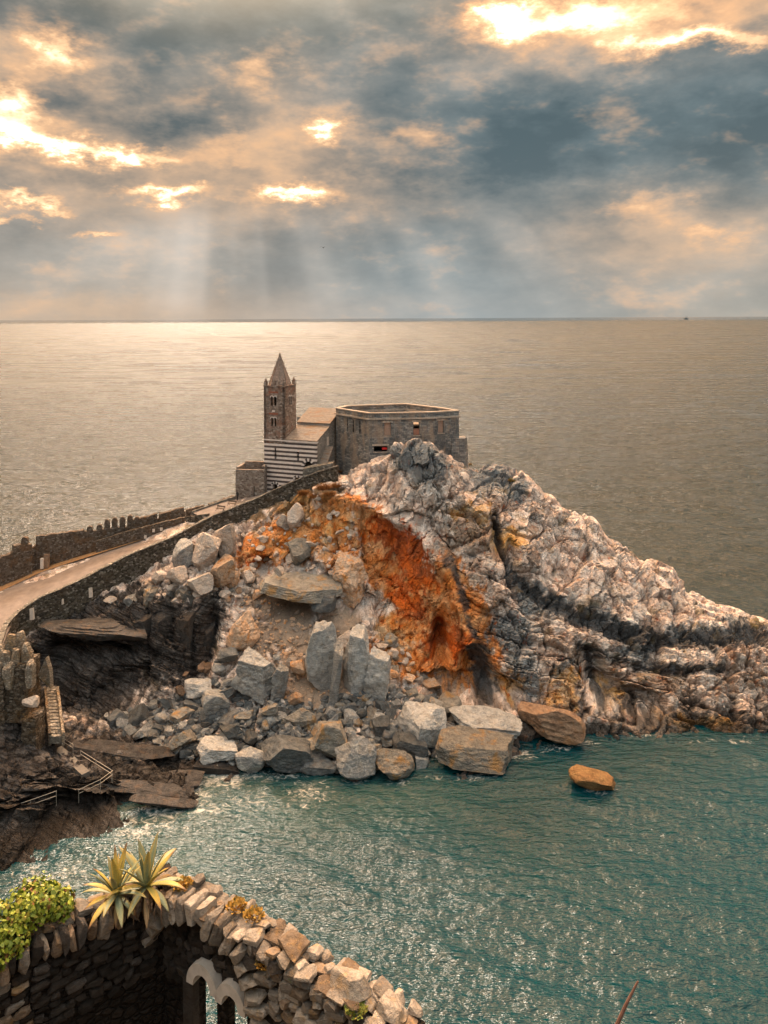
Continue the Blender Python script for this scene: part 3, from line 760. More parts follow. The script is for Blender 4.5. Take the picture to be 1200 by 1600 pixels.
def land_mat():
    m, t, b = new_mat('headland_rock')
    a = t.node('ShaderNodeAttribute', attribute_name='Col'); w = t.node('ShaderNodeAttribute', attribute_name='wet')
    p = pos(t)
    nA = t.noise(p, 2.2, 4, 0.65); nB = t.noise(p, 9, 4, 0.65)
    c = t.vm('SCALE', a.outputs['Color'], scale=t.m('MULTIPLY', t.lin(nA, 0.25, 0.75, 0.70, 1.32), t.lin(nB, 0.25, 0.75, 0.72, 1.28)))
    c = t.mix(t.sstep(t.noise(t.vm('ADD', p, (3, 9, 4)), 1.1, 4, 0.7), 0.56, 0.70, 0, 0.45), c, t.vm('MULTIPLY', c, (0.95, 0.66, 0.44)))
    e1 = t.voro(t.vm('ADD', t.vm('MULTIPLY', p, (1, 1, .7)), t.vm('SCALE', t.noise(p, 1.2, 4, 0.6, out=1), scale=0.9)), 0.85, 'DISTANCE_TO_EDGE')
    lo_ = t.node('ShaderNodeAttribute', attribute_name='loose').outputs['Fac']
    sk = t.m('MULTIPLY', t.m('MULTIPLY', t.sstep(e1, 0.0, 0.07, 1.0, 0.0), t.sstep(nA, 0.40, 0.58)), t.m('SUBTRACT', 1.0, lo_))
    c = t.mix(t.m('MULTIPLY', sk, 0.8), c, t.vm('MULTIPLY', c, (0.28, 0.22, 0.18)))  # darkens crack lines: dirt, and shade of cracks finer than the mesh
    t._in(b.inputs['Base Color'], c)
    t._in(b.inputs['Roughness'], t.lin(w.outputs['Fac'], 0, 1, 0.88, 0.6))
    b.inputs['Specular IOR Level'].default_value = 0.15
    sl = t.node('ShaderNodeAttribute', attribute_name='slate').outputs['Fac']
    x_, y_, z_ = t.xyz(p)
    ss_ = t.m('ADD', t.m('MULTIPLY_ADD', x_, .36, z_), t.m('MULTIPLY_ADD', y_, .22, t.m('MULTIPLY', nA, .35)))
    ly = t.noise(t.comb(t.m('MULTIPLY', x_, .25), t.m('MULTIPLY', y_, .25), t.m('MULTIPLY', ss_, 3.6)), 1.0, 3, .6)
    c = t.vm('SCALE', c, scale=t.m('MULTIPLY_ADD', t.m('SUBTRACT', t.sstep(ly, .32, .70), .4), t.m('MULTIPLY', sl, 1.7), 1.0))
    t._in(b.inputs['Base Color'], c)
    ed = t.voro(t.vm('ADD', p, t.vm('SCALE', t.noise(p, 2.0, 3, out=1), scale=0.4)), 2.3, 'DISTANCE_TO_EDGE')
    h = t.m('ADD', t.m('MULTIPLY', nA, 0.8), t.m('MULTIPLY', nB, 0.45))
    h = t.m('SUBTRACT', t.m('SUBTRACT', h, t.m('MULTIPLY', t.sstep(ed, 0.0, 0.09, 0.45, 0.0), t.m('SUBTRACT', 1.0, lo_))), t.m('MULTIPLY', sk, 0.8))
    h = t.m('MULTIPLY_ADD', t.m('MULTIPLY', ly, sl), 1.8, h)
    t._in(b.inputs['Normal'], t.bump(h, 0.6, 0.28))
    return m
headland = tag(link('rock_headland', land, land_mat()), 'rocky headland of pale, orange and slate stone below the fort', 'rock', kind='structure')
bpy.context.view_layer.update()
BVH = BVHTree.FromObject(headland, bpy.context.evaluated_depsgraph_get())
def hit(u, v):
    o = Vector((0, 0, H)); dr = (P(u, v, 10.0) - o).normalized()
    h = BVH.ray_cast(o, dr, 400)
    return (h[0], h[1]) if h[0] is not None else (PZ(u, v, 0.0), Vector((0, 0, 1)))
def drop(x, y, z=60):
    h = BVH.ray_cast(Vector((x, y, z)), Vector((0, 0, -1)), 200)
    return h[0].z if h[0] is not None else -2.0

# ------------------------------------------------------------------ sea
def make_sea():
    rows = [30.0]
    while rows[-1] < 420: rows.append(rows[-1] * 1.0045)
    while rows[-1] < 3000: rows.append(rows[-1] * 1.03)
    while rows[-1] < 120000: rows.append(rows[-1] * 1.12)
    ang = np.concatenate([np.linspace(-1.25, -0.56, 24)[:-1], np.linspace(-0.56, 0.56, 520), np.linspace(0.56, 1.25, 24)[1:]])
    Y, A = np.meshgrid(np.array(rows), np.tan(ang), indexing='ij')
    X = A * Y
    P3 = np.stack([X, Y, np.zeros_like(X)], -1).reshape(-1, 3)
    amp = np.clip(1.5 - P3[:, 1] / 420, 0, 1)
    z = np.zeros(len(P3))
    sel = amp > 0
    rs = np.random.RandomState(5); pp = P3[sel]
    wx = fbm(pp / 14.0 + 3, 2) * 2.5
    for k in range(14):
        L = 0.9 * 1.27 ** k; th = math.radians(rs.normal(-84, 26)); a = 0.0105 * L ** 0.78
        ph = (pp[:, 0] * math.cos(th) + pp[:, 1] * math.sin(th)) * 2 * math.pi / L + rs.uniform(0, 6) + wx * (2.0 / max(L, 2)) * 2
        s = np.sin(ph); z[sel] += a * (s - 0.35 * np.cos(2 * ph)) * (0.7 + 0.7 * perlin(pp / (L * 3 + 3) + k))
    z[sel] += 0.10 * fbm(pp * np.array((0.42, 0.62, 1)) + 8, 4, .6) + 0.05 * perlin(pp * np.array((1.3, 1.9, 1)) + 1)
    P3[:, 2] = z * amp
    nr, nc = X.shape; idx = np.arange(nr * nc).reshape(nr, nc)
    q = np.stack([idx[:-1, :-1], idx[:-1, 1:], idx[1:, 1:], idx[1:, :-1]], -1).reshape(-1, 4)
    me = np_mesh('sea', P3, q, True)
    # foam where the swell meets the stones
    fo = np.zeros(len(P3)); sh = np.zeros(len(P3))
    for (u, v, rx, ry, w) in [(300, 1235, 5, 6, 1.0), (350, 1215, 5, 4, 1.0), (250, 1275, 6, 5, .9), (215, 1295, 4, 5, .9), (430, 1212, 6, 2.5, .8), (480, 1240, 6, 5, .85), (390, 1250, 6, 6, .75), (540, 1225, 5, 2.5, .6), (330, 1265, 5, 4, .8), (805, 1178, 4, 2.5, .9), (780, 1195, 3, 2, .7),
                              (915, 1160, 4, 1.6, .85), (985, 1140, 4, 1.4, .85), (1060, 1150, 6, 1.2, .6), (905, 1222, 2, 1.6, .9), (960, 1236, 3, 1.0, .6), (60, 1372, 5, 3, .8), (110, 1365, 4, 3, .8), (1180, 1152, 4, 1.2, .6), (700, 1218, 5, 1.6, .6), (240, 1330, 6, 6, .45), (280, 1300, 7, 6, .55), (190, 1330, 5, 6, .5), (556, 1220, 4, 1.4, .8), (616, 1222, 4, 1.4, .8), (680, 1216, 4, 1.4, .75), (742, 1216, 5, 1.5, .85), (450, 1212, 5, 1.6, .8), (385, 1212, 4, 1.6, .9), (862, 1168, 5, 1.4, .85), (1010, 1148, 4, 1.0, .8), (1100, 1160, 5, 1.0, .75), (1150, 1160, 5, 1.0, .75), (930, 1240, 3, 1.2, .8), (640, 1240, 8, 3, .45)]:
        p = PZ(u, v, 0.0)
        d2 = ((P3[:, 0] - p.x) / rx) ** 2 + ((P3[:, 1] - p.y) / ry) ** 2
        fo = np.maximum(fo, w * np.exp(-d2 * 1.1))
    for (u, v, rx, ry) in [(300, 1260, 12, 9), (450, 1250, 12, 7), (230, 1330, 10, 10), (600, 1240, 10, 6)]:
        p = PZ(u, v, 0.0); d2 = ((P3[:, 0] - p.x) / rx) ** 2 + ((P3[:, 1] - p.y) / ry) ** 2
        sh = np.maximum(sh, np.exp(-d2))
    set_attr(me, 'foam', fo); set_attr(me, 'shoal', sh)
    m, t, b = new_mat('sea_water')
    p = pos(t); px, py, pz = t.xyz(p)
    fa = t.node('ShaderNodeAttribute', attribute_name='foam').outputs['Fac']; sa = t.node('ShaderNodeAttribute', attribute_name='shoal').outputs['Fac']
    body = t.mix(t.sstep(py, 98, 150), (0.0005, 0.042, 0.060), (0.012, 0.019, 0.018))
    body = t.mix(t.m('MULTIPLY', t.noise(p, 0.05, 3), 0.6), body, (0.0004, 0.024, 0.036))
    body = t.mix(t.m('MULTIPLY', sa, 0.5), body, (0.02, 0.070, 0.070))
    fn = t.noise(t.vm('MULTIPLY', p, (1, 1.5, 1)), 0.85, 8, 0.72, 1.4)
    fm = t.sstep(t.m('ADD', t.m('MULTIPLY', fa, 0.36), fn), 0.74, 1.0, 0.0, 0.8)
    fm = t.m('MULTIPLY', fm, t.sstep(fa, 0.05, 0.3))
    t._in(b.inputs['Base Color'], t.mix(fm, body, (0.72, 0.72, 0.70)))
    b.inputs['IOR'].default_value = 1.333
    far = t.sstep(py, 105, 700)
    wind = t.noise(t.vm('MULTIPLY', p, (0.25, 1.0, 1)), 0.006, 5, 0.6, 0.4)
    rough = t.m('ADD', t.lin(far, 0, 1, 0.10, 0.34), t.m('MULTIPLY', t.m('SUBTRACT', wind, 0.5), t.lin(far, 0, 1, 0.0, 0.30)))
    fl1 = t.noise(t.vm('MULTIPLY', p, (0.30, 1.0, 1)), 0.16, 3, 0.65); fl2 = t.noise(t.vm('MULTIPLY', p, (0.22, 1.0, 1)), 0.035, 3, 0.65)
    fl = t.mix(t.sstep(py, 350, 900), fl1, fl2)
    rough = t.m('MULTIPLY_ADD', t.sstep(fl, 0.38, 0.62, -0.22, 0.17), t.sstep(py, 115, 240), rough)
    rough = t.m('MAXIMUM', rough, 0.06)
    rough = t.m('MULTIPLY', rough, t.sstep(py, 9000, 15000, 1.0, 0.25))
    # a wind-ruffled belt far out catches the light
    bx = t.m('DIVIDE', t.m('ADD', px, 360.0), 330.0); by = t.m('DIVIDE', t.m('SUBTRACT', py, 2250.0), 380.0)
    belt = t.m('POWER', 0.3679, t.m('ADD', t.m('MULTIPLY', bx, bx), t.m('MULTIPLY', by, by)))
    rough = t.m('MULTIPLY_ADD', belt, 0.22, rough)
    t._in(b.inputs['Roughness'], t.m('MAXIMUM', rough, t.m('MULTIPLY', fm, 0.8)))
    # ripples: fine close by, long swell far out
    r1 = t.noise(t.vm('MULTIPLY', p, (0.42, 1.3, 1)), 1.0, 4, 0.62)
    r2 = t.noise(t.vm('MULTIPLY', p, (0.55, 1.0, 1)), 0.42, 4, 0.64)
    r3 = t.noise(t.vm('MULTIPLY', p, (0.45, 1.0, 1)), 0.07, 3, 0.62)
    n_ = t.bump(r1, 0.85, 0.52)
    n_ = t.bump(t.m('MULTIPLY', r2, t.sstep(py, 90, 330, 0.30, 1.0)), 1.0, 2.0, n_)
    n_ = t.bump(t.m('MULTIPLY', r3, t.sstep(py, 200, 700)), 0.85, 5.0, n_)
    t._in(b.inputs['Normal'], n_)
    return tag(link('sea', me, m), 'teal sea with golden light running out to the horizon', 'sea', kind='structure')
sea = make_sea()

# ------------------------------------------------------------------ loose boulders
M_GREY = rock_mat('grey_boulder', (.20, .212, .225), (.33, .335, .335), (.30, .22, .13), .35, 1.0, .6, vein=(.55, .54, .52))
M_BLUE = rock_mat('slate_boulder', (.085, .097, .108), (.165, .178, .188), (.20, .14, .09), .25, 1.2, .6)
M_PALE = rock_mat('pale_boulder', (.56, .47, .41), (.50, .46, .43), (.42, .22, .08), .35, 1.0, .6)
M_PEACH = rock_mat('peach_boulder', (.58, .38, .25), (.52, .42, .34), (.52, .22, .05), .8, 1.0, .6)
M_OCHRE = rock_mat('ochre_boulder', (.235, .23, .22), (.34, .32, .285), (.46, .25, .07), .75, 0.7, .6)
M_BROWN = rock_mat('brown_boulder', (.20, .13, .09), (.30, .21, .15), (.30, .15, .06), .6, 0.9, .6)
M_DARK = rock_mat('dark_slate', (.045, .043, .044), (.085, .080, .079), (.16, .10, .06), .4, 1.0, .8)
M_AMBER = rock_mat('amber_boulder', (.42, .26, .12), (.36, .20, .09), (.20, .11, .05), .5, 1.0, .6)

M_SLAB = rock_mat('pale_slab', (.33, .345, .36), (.47, .47, .465), (.34, .25, .15), .3, 1.0, .7, vein=(.62, .60, .58))

def boulder(u, v, w, h, mat, label, seed, depth=None, tilt=0.0, yaw=0.0, pitch=0.0, planes=14, sub=5, strata=0.02, box=0.0, rough=0.06, crack=0.0, sink=0.0, name='boulder', Y=None, keep=.50, cat='boulder', group=None, sea=False):
    """a single big stone; (u, v) its middle and w, h its size in the picture"""
    pt = P(u, v, Y) if Y else None
    if sea: pt = P(u, v, 66700.0 / (v + h * .5 - 5 - 497) + .15 * w * .08)
    if pt is None:
        hb, _ = hit(u, v + h * 0.30); yy = hb.y - 0.2
        pt = P(u, v, yy)
    s = pt.y / F
    W, Hh = w * s, h * s
    D = depth * s if depth else (W + Hh) / 2
    me = rock_mesh(name, (W, D, Hh), seed, planes, sub, rough, strata, keep, False, crack, box)
    R = np.array((Matrix.Rotation(math.radians(yaw), 3, 'Z') @ Matrix.Rotation(math.radians(tilt), 3, 'Y') @ Matrix.Rotation(math.radians(pitch), 3, 'X')))
    cv = get_co(me) @ R.T; pv = np.array(pt); sc = np.ones(3)
    for it in range(6):                     # size it so that it covers w by h where it lies
        q = cv * sc + pv
        uu = q[:, 0] / q[:, 1] * F; vv = (H - q[:, 2]) / q[:, 1] * F
        fw = w / (uu.max() - uu.min()); fh = h / (vv.max() - vv.min())
        sc = sc * np.array((fw, fh ** .6, fh)); sc[1] = np.clip(sc[1], .3, 1.6)
    q = cv * sc + pv
    uu = q[:, 0] / q[:, 1] * F; vv = (H - q[:, 2]) / q[:, 1] * F
    pt = pt - Vector((((uu.max() + uu.min()) / 2 - (pt.x / pt.y * F)) * s, 0, -((vv.max() + vv.min()) / 2 - (H - pt.z) / pt.y * F) * s))
    set_co(me, cv * sc)
    o = link(name, me, mat, None, pt + Vector((0, 0, -sink)))
    tag(o, label, cat, group)
    return o

B = boulder
# upright slabs in front of the scree
B(505, 1028, 58, 118, M_SLAB, 'tall blue-grey slab with a pointed top, leaning left above the scree', 3, 34, -6, 20, planes=10, box=.62, strata=.03, rough=.09)
B(524, 1062, 26, 124, M_SLAB, 'narrow pale grey upright slab leaning right, thinnest of the standing slabs', 8, 30, 12, 0, planes=5, box=.60, strata=.01, rough=.09)
B(556, 1032, 44, 116, M_SLAB, 'tall grey slab with a sharp tip, in the middle of the standing slabs', 15, 40, 4, 25, planes=8, box=.60, strata=.02, rough=.09)
B(589, 1052, 44, 86, M_SLAB, 'broad blue-grey cracked slab at the right end of the standing slabs', 21, 40, 6, -10, planes=10, box=.66, strata=.03, rough=.09)
B(540, 1004, 30, 40, M_PALE, 'small pale block wedged on top behind the standing slabs', 22, 30, 0, 10, planes=10)
B(398, 1056, 76, 92, M_SLAB, 'large pale grey block with a flat cracked face, resting on the scree', 31, 60, 14, -12, planes=8, box=.62, strata=.01, crack=.03, rough=.09)
B(437, 1068, 30, 66, M_SLAB, 'thin grey block split off beside the large pale grey block', 34, 36, 10, 0, planes=8, box=.62, rough=.09)
B(380, 986, 54, 64, M_PEACH, 'lumpy beige boulder at the upper left of the scree', 37, 50, -10, 30, planes=12, crack=.03)
B(388, 962, 24, 28, M_PALE, 'small white stone perched on the lumpy beige boulder', 38, 24, 10, 10)
B(470, 918, 132, 50, M_OCHRE, 'wide overhanging slab with an ochre top and grey lip', 41, 110, 9, 8, 8, planes=9, box=.66, strata=.03, Y=114.5)
B(436, 893, 17, 18, M_PALE, 'small pale stone lying on the overhanging ochre slab', 44, 16, Y=114.2)
B(506, 940, 40, 36, M_BLUE, 'dark blue-grey block under the right end of the overhanging slab', 45, 40, 0, 0, Y=113.4, box=.65)
B(546, 905, 60, 96, M_PEACH, 'tall peach block with cracked face left of the orange wall', 48, 60, -10, 20, planes=12, crack=.03, box=.66, Y=117.0, rough=.10)
B(470, 862, 42, 44, M_OCHRE, 'arched ochre boulder with a dark hollow beneath', 53, 40, 0, 10, planes=12, Y=119.2)
B(462, 806, 27, 42, M_PALE, 'upright rounded pale boulder below the dry grass slope', 56, 30, 8, 0, planes=12, Y=122.4)
B(443, 816, 24, 26, M_PALE, 'small round pale boulder left of the upright rounded one', 57, 24, 0, 0, planes=12, Y=122.6)
B(496, 778, 13, 11, M_PALE, 'single small white stone on the dry grass slope', 61, 12, sub=4)
# white blocks under the parapet wall on the left
B(322, 862, 50, 62, M_PALE, 'large white block leaning against the parapet wall end', 63, 50, 18, 20, planes=12, box=.66, crack=.02)
B(352, 850, 36, 66, M_PALE, 'white and amber upright block beside the leaning white one', 64, 40, -6, 0, planes=12, box=.66, crack=.02)
B(346, 892, 44, 54, M_PEACH, 'amber streaked block below the white and amber upright one', 65, 44, 10, 30, planes=12, crack=.02)
B(276, 900, 36, 34, M_PALE, 'white boulder capping the dark cliff, larger of the neighbouring pair', 66, 36, 8, 20, planes=12)
B(249, 902, 26, 22, M_PALE, 'white boulder capping the dark cliff, smaller of the neighbouring pair', 67, 26, 0, 10)
B(313, 912, 42, 36, M_PALE, 'white jagged block on top of the right cliff pillar', 68, 40, -10, 10, planes=12)
B(285, 868, 34, 54, M_GREY, 'grey shaded block at the corner of the parapet wall', 69, 40, 0, 30, planes=10, box=.66)
B(172, 938, 22, 14, M_PALE, 'small pale wedge stone at the foot of the parapet wall', 70, 20, 10, 0)
B(362, 906, 26, 30, M_PEACH, 'small peach stone at the top left edge of the scree', 71, 26)
B(388, 900, 22, 24, M_PALE, 'small pale angular stone left of the overhanging slab', 72, 22)
for i, (u, v, w, h, m) in enumerate([(205, 945, 26, 34, M_GREY), (240, 935, 34, 46, M_OCHRE), (262, 930, 32, 44, M_GREY), (292, 938, 30, 50, M_OCHRE), (222, 1000, 36, 80, M_DARK), (250, 985, 40, 80, M_DARK), (290, 1000, 38, 90, M_DARK), (322, 1010, 34, 80, M_DARK)]):
    B(u, v, w, h, m, ('first', 'second', 'third', 'fourth')[i % 4] + (' weathered block from the left in the upper dark cliff', ' dark upright block from the left low in the slate cliff')[m is M_DARK], 80 + i, w * 1.1, (i % 3 - 1) * 4, i * 13, planes=9, box=.66, strata=.05, crack=.02, name='cliff_block', Y=(hit(u, v)[0].y + w * .045), cat='rock', group=('upper cliff blocks', 'dark cliff blocks')[m is M_DARK])
# rocks at the water's edge
B(516, 1156, 60, 62, M_OCHRE, 'ochre-faced grey block at the front of the boulder beach', 101, 60, 14, 20, planes=9, box=.64)
B(556, 1184, 66, 70, M_GREY, 'rounded grey-brown boulder at the waterline right of the ochre-faced block', 102, 60, 10, 10, planes=14, strata=.03, sea=True)
B(616, 1194, 64, 52, M_OCHRE, 'grey boulder with a yellow patch at the waterline', 103, 56, 14, 0, planes=9, sea=True)
B(656, 1132, 84, 74, M_SLAB, 'pale grey slab tipped up to a sharp left edge', 104, 80, 24, 20, planes=7, box=.6, strata=.02, rough=.09)
B(640, 1166, 60, 44, M_BLUE, 'dark blue-grey block under the tipped pale slab', 105, 60, 6, 10, planes=9, box=.64)
B(742, 1172, 124, 78, M_OCHRE, 'big ochre and grey block standing in the water', 106, 110, 10, -12, planes=9, box=.64, strata=.02, sea=True)
B(758, 1128, 118, 54, M_SLAB, 'long layered grey rock behind the big ochre block', 107, 90, 12, 10, planes=9, box=.66, strata=.06, rough=.09)
B(862, 1130, 108, 70, M_BROWN, 'brown layered rock sloping into the water below the headland', 108, 100, 18, 10, planes=12, strata=.05, sea=True)
B(925, 1215, 74, 42, M_AMBER, 'lone amber rock standing out of the teal water', 109, 70, 22, 0, planes=11, Y=90.9, strata=.02)
B(488, 1249, 72, 14, M_GREY, 'flat pale rock awash in the foam', 110, 80, 0, 0, planes=12, Y=89.3, rough=.09)
B(448, 1178, 84, 60, M_BLUE, 'wedge of smooth grey slate dipping into the water', 111, 80, 26, 20, planes=7, box=.6, strata=.03, sea=True)
B(496, 1192, 60, 40, M_BLUE, 'low grey slate block at the waterline beside the smooth wedge', 112, 60, 16, 0, planes=8, box=.6, sea=True)
B(340, 1172, 66, 46, M_SLAB, 'grey block with dark streaks at the left of the waterline pile', 113, 60, 12, 0, planes=9, box=.64, rough=.09)
B(338, 1196, 70, 30, M_DARK, 'long dark wet slab at the waterline below the streaked block', 114, 60, 8, 0, planes=9, box=.64, sea=True)
B(286, 1218, 70, 32, M_DARK, 'dark rounded slab by the foam', 115, 60, 4, 10, planes=10, strata=.04, sea=True)
B(392, 1188, 50, 44, M_GREY, 'squat grey boulder between the streaked block and the slate wedge', 116, 50, 10, 30, planes=11, sea=True)
B(308, 1076, 46, 34, M_SLAB, 'pale grey boulder at the foot of the dark cliff', 117, 44, -12, 10, planes=10, rough=.09)
B(336, 1098, 46, 44, M_GREY, 'grey block beside the pale boulder at the cliff foot', 118, 44, 10, 20, planes=10, box=.66)
B(356, 1022, 36, 24, M_GREY, 'grey stone under the lumpy beige boulder', 119, 34)
B(466, 1044, 26, 28, M_PEACH, 'peach stone on the scree beside the tall slab', 120, 26)
B(455, 1036, 18, 18, M_PALE, 'small pale stone touching the peach stone on the scree', 121, 18)
B(462, 1092, 24, 22, M_PEACH, 'small peach block low on the scree', 122, 22)
B(210, 1232, 190, 34, M_DARK, 'long dark slate shelf sloping down into the foam', 125, 80, 22, -6, planes=8, box=.62, strata=.05, Y=89.5, sub=6, cat='slab', name='slate_slab')
B(190, 1172, 170, 34, M_DARK, 'long dark slate shelf above the lower one', 126, 80, 22, -4, planes=8, box=.62, strata=.05, Y=95.0, sub=6, cat='slab', name='slate_slab')
B(256, 1252, 110, 26, M_DARK, 'narrow dark slate tongue reaching furthest into the water', 127, 50, 24, 0, planes=8, box=.62, strata=.05, Y=87.2, cat='slab', name='slate_slab')
B(124, 1318, 92, 30, M_BLUE, 'smooth grey slab overhanging the water at the lower left', 128, 70, -8, 10, planes=9, box=.62, Y=82.0, cat='slab', name='slate_slab')
B(145, 982, 170, 40, M_DARK, 'thick black slate ledge jutting out below the parapet wall', 129, 90, 10, 6, planes=10, box=.62, strata=.08, Y=109.6, sub=6, cat='slab', name='slate_slab')

# the boulder beach: shared stones, each an object of its own
PROTO = [rock_mesh('boulder', (1, .9, .8), 300 + k, 10 + k % 4, 4, .06, .02 * (k % 3), .46, False, .0, .60 if k % 2 else 0) for k in range(14)]
protos = {}
def small_stone(k, mat):
    key = (k % 14, mat.name)
    if key not in protos:
        me = PROTO[k % 14].copy(); me.materials.clear(); me.materials.append(mat); protos[key] = me
    return protos[key]
rs = random.Random(4)
def inside(u, v, poly):
    c = False; j = len(poly) - 1
    for i in range(len(poly)):
        (xi, yi), (xj, yj) = poly[i], poly[j]
        if (yi > v) != (yj > v) and u < (xj - xi) * (v - yi) / (yj - yi) + xi: c = not c
        j = i
    return c
KIND = {'grey_boulder': 'pale grey', 'slate_boulder': 'blue-grey', 'ochre_boulder': 'ochre-stained', 'pale_boulder': 'whitish', 'peach_boulder': 'peach', 'brown_boulder': 'brown'}
def scatter(poly, n, lo, hi, mats, label, group, seed, gap=0.55):
    r = random.Random(seed); placed = []
    us = [p[0] for p in poly]; vs = [p[1] for p in poly]; tries = 0
    while len(placed) < n and tries < n * 40:
        tries += 1
        u, v = r.uniform(min(us), max(us)), r.uniform(min(vs), max(vs))
        if not inside(u, v, poly): continue
        s = lo + (hi - lo) * r.random() ** 2.0
        if any((u - a) ** 2 + ((v - b) * 1.4) ** 2 < (gap * (s + c) / 2) ** 2 for a, b, c in placed): continue
        placed.append((u, v, s))
        pt, nn = hit(u, v); sc = s * pt.y / F; mt = r.choice(mats)
        o = link('boulder', small_stone(r.randrange(14), mt), None, None, pt + Vector((0, 0, sc * 0.12)),
                 (r.uniform(-.5, .5), r.uniform(-.5, .5), r.uniform(0, 6.28)), (sc * r.uniform(.8, 1.25), sc * r.uniform(.75, 1.2), sc * r.uniform(.6, 1.1)))
        kd = KIND[mt.name]; third = ('left', 'middle', 'right')[min(2, int(3 * (u - min(us)) / (max(us) - min(us))))]; sz = 'small' if s < lo + (hi - lo) * .22 else 'large' if s > lo + (hi - lo) * .6 else 'medium'
        tag(o, f'{sz} {kd} {label.format(third)}', 'boulder', group)
scatter([(170, 1120), (260, 1095), (330, 1115), (470, 1110), (520, 1120), (500, 1200), (330, 1195), (250, 1165), (190, 1145)], 120, 13, 44, [M_GREY, M_BLUE, M_BLUE, M_GREY, M_BLUE, M_OCHRE],
        'boulder in the {} third of the beach pile below the cliff', 'beach pile boulders', 1)
scatter([(540, 1085), (610, 1080), (680, 1095), (720, 1110), (700, 1150), (640, 1170), (560, 1165), (520, 1120)], 40, 14, 40, [M_GREY, M_BLUE, M_BLUE, M_OCHRE], 'boulder heaped below the standing slabs, {} side', 'boulders below the standing slabs', 2)
scatter([(430, 1110), (520, 1115), (640, 1120), (690, 1150), (660, 1200), (580, 1205), (440, 1200)], 55, 13, 34, [M_GREY, M_BLUE, M_BLUE, M_OCHRE], 'boulder by the water among the largest blocks, {} side', 'waterline boulders', 9)
scatter([(270, 1060), (350, 1030), (375, 1060), (370, 1110), (290, 1110)], 22, 12, 32, [M_GREY, M_BLUE, M_BROWN], 'stone between cliff foot and large pale block, {} side', 'stones at the cliff foot', 3)
scatter([(590, 1000), (625, 1000), (680, 1075), (640, 1090), (605, 1060)], 26, 10, 28, [M_PALE, M_PEACH, M_OCHRE], 'stone fallen at the foot of the orange wall, {} side', 'stones below the orange wall', 4)
scatter([(370, 930), (480, 960), (520, 1000), (480, 1090), (440, 1090), (420, 1000)], 40, 4, 11, [M_PALE, M_PEACH, M_GREY], 'pebble lying loose on the {} part of the scree', 'scree stones', 5)
scatter([(350, 890), (400, 870), (410, 930), (370, 960), (350, 930)], 14, 10, 26, [M_PALE, M_PEACH, M_OCHRE], 'stone in the heap beside the overhanging slab, {} side', 'stones left of the overhanging slab', 6)

# the small stuff between the boulders, beyond counting
def gravel(name, poly, n, lo, hi, mat, label, seed):
    r = random.Random(seed); us = [p[0] for p in poly]; vs = [p[1] for p in poly]; CO, FA, k = [], [], 0; c0, f0 = ico(2)
    while k < n:
        u, v = r.uniform(min(us), max(us)), r.uniform(min(vs), max(vs))
        if not inside(u, v, poly): continue
        pt, _ = hit(u, v); s = (lo + (hi - lo) * r.random() ** 2) * pt.y / F; rs_ = np.random.RandomState(r.randrange(10 ** 6)); q = c0.copy()
        for _ in range(7):
            nn = rs_.normal(size=3); nn /= np.linalg.norm(nn); e = np.maximum(q @ nn - rs_.uniform(.35, .75), 0); q -= e[:, None] * nn
        q = q * np.array((s, s * rs_.uniform(.6, 1), s * rs_.uniform(.4, .9))) * .7; a = rs_.uniform(0, 6.28)
        q = q @ np.array(Matrix.Rotation(a, 3, 'Z') @ Matrix.Rotation(rs_.uniform(-.6, .6), 3, 'X')).T + np.array(pt)
        FA.append(f0 + len(CO) * len(c0)); CO.append(q); k += 1
    tag(link(name, np_mesh(name, np.concatenate(CO), np.concatenate(FA), False), mat), label, 'shingle', kind='stuff')
BEACH = [(165, 1118), (260, 1090), (340, 1060), (470, 1100), (600, 1070), (690, 1090), (740, 1130), (700, 1205), (500, 1205), (330, 1198), (250, 1170)]
gravel('shingle', BEACH, 650, 6, 17, M_BLUE, 'dark grey broken shingle between the beach boulders', 21)
gravel('shingle', BEACH, 450, 5, 15, M_GREY, 'pale grey broken shingle between the beach boulders', 22)
gravel('scree_gravel', [(370, 925), (480, 955), (560, 1000), (650, 1080), (520, 1095), (430, 1095), (390, 1010)], 500, 2, 8, M_PEACH, 'peach gravel scattered over the scree slope', 23)
gravel('cliff_rubble', [(240, 890), (360, 830), (560, 790), (560, 900), (400, 930), (250, 940)], 160, 5, 16, M_PALE, 'pale rubble lodged on the slope below the parapet wall', 24)

# ------------------------------------------------------------------ road and its walls
M_WALL = rubble_mat('rubble_wall', [(.045, .042, .036), (.10, .085, .065), (.17, .15, .12), (.075, .07, .06), (.36, .33, .29), (.055, .05, .045)], (.11, .095, .08), 2.7, 1.0, .05, (.10, .06, .03), .35)
M_CAP = rubble_mat('wall_coping', [(.17, .16, .14), (.26, .24, .21), (.11, .10, .09), (.42, .39, .35), (.14, .13, .12)], (.20, .18, .155), 2.6, .8, .06)
M_BATTLE = rubble_mat('battlement_stone', [(.085, .065, .052), (.15, .115, .09), (.19, .16, .135), (.11, .08, .06), (.28, .25, .22)], (.15, .12, .095), 3.0, 1.0, .05, (.24, .12, .045), .5)
M_ROAD = plain_mat('road_paving', (.185, .155, .142), .85, .3, .8, .12)
M_VERGE = plain_mat('dry_verge', (.36, .20, .095), .95, .4, 2.5, .5)
M_WHITE = plain_mat('white_stone', (.66, .57, .50), .8, .2, 4, .3)
M_HOLE = plain_mat('dark_timber', (.03, .026, .022), .8, .3, 6, .2)

def resample(pts, step):
    out = []
    for A, B_ in zip(pts[:-1], pts[1:]):
        A, B_ = Vector(A), Vector(B_); n = max(1, round((B_ - A).length / step))
        out += [A.lerp(B_, k / n) for k in range(n)]
    return out + [Vector(pts[-1])]

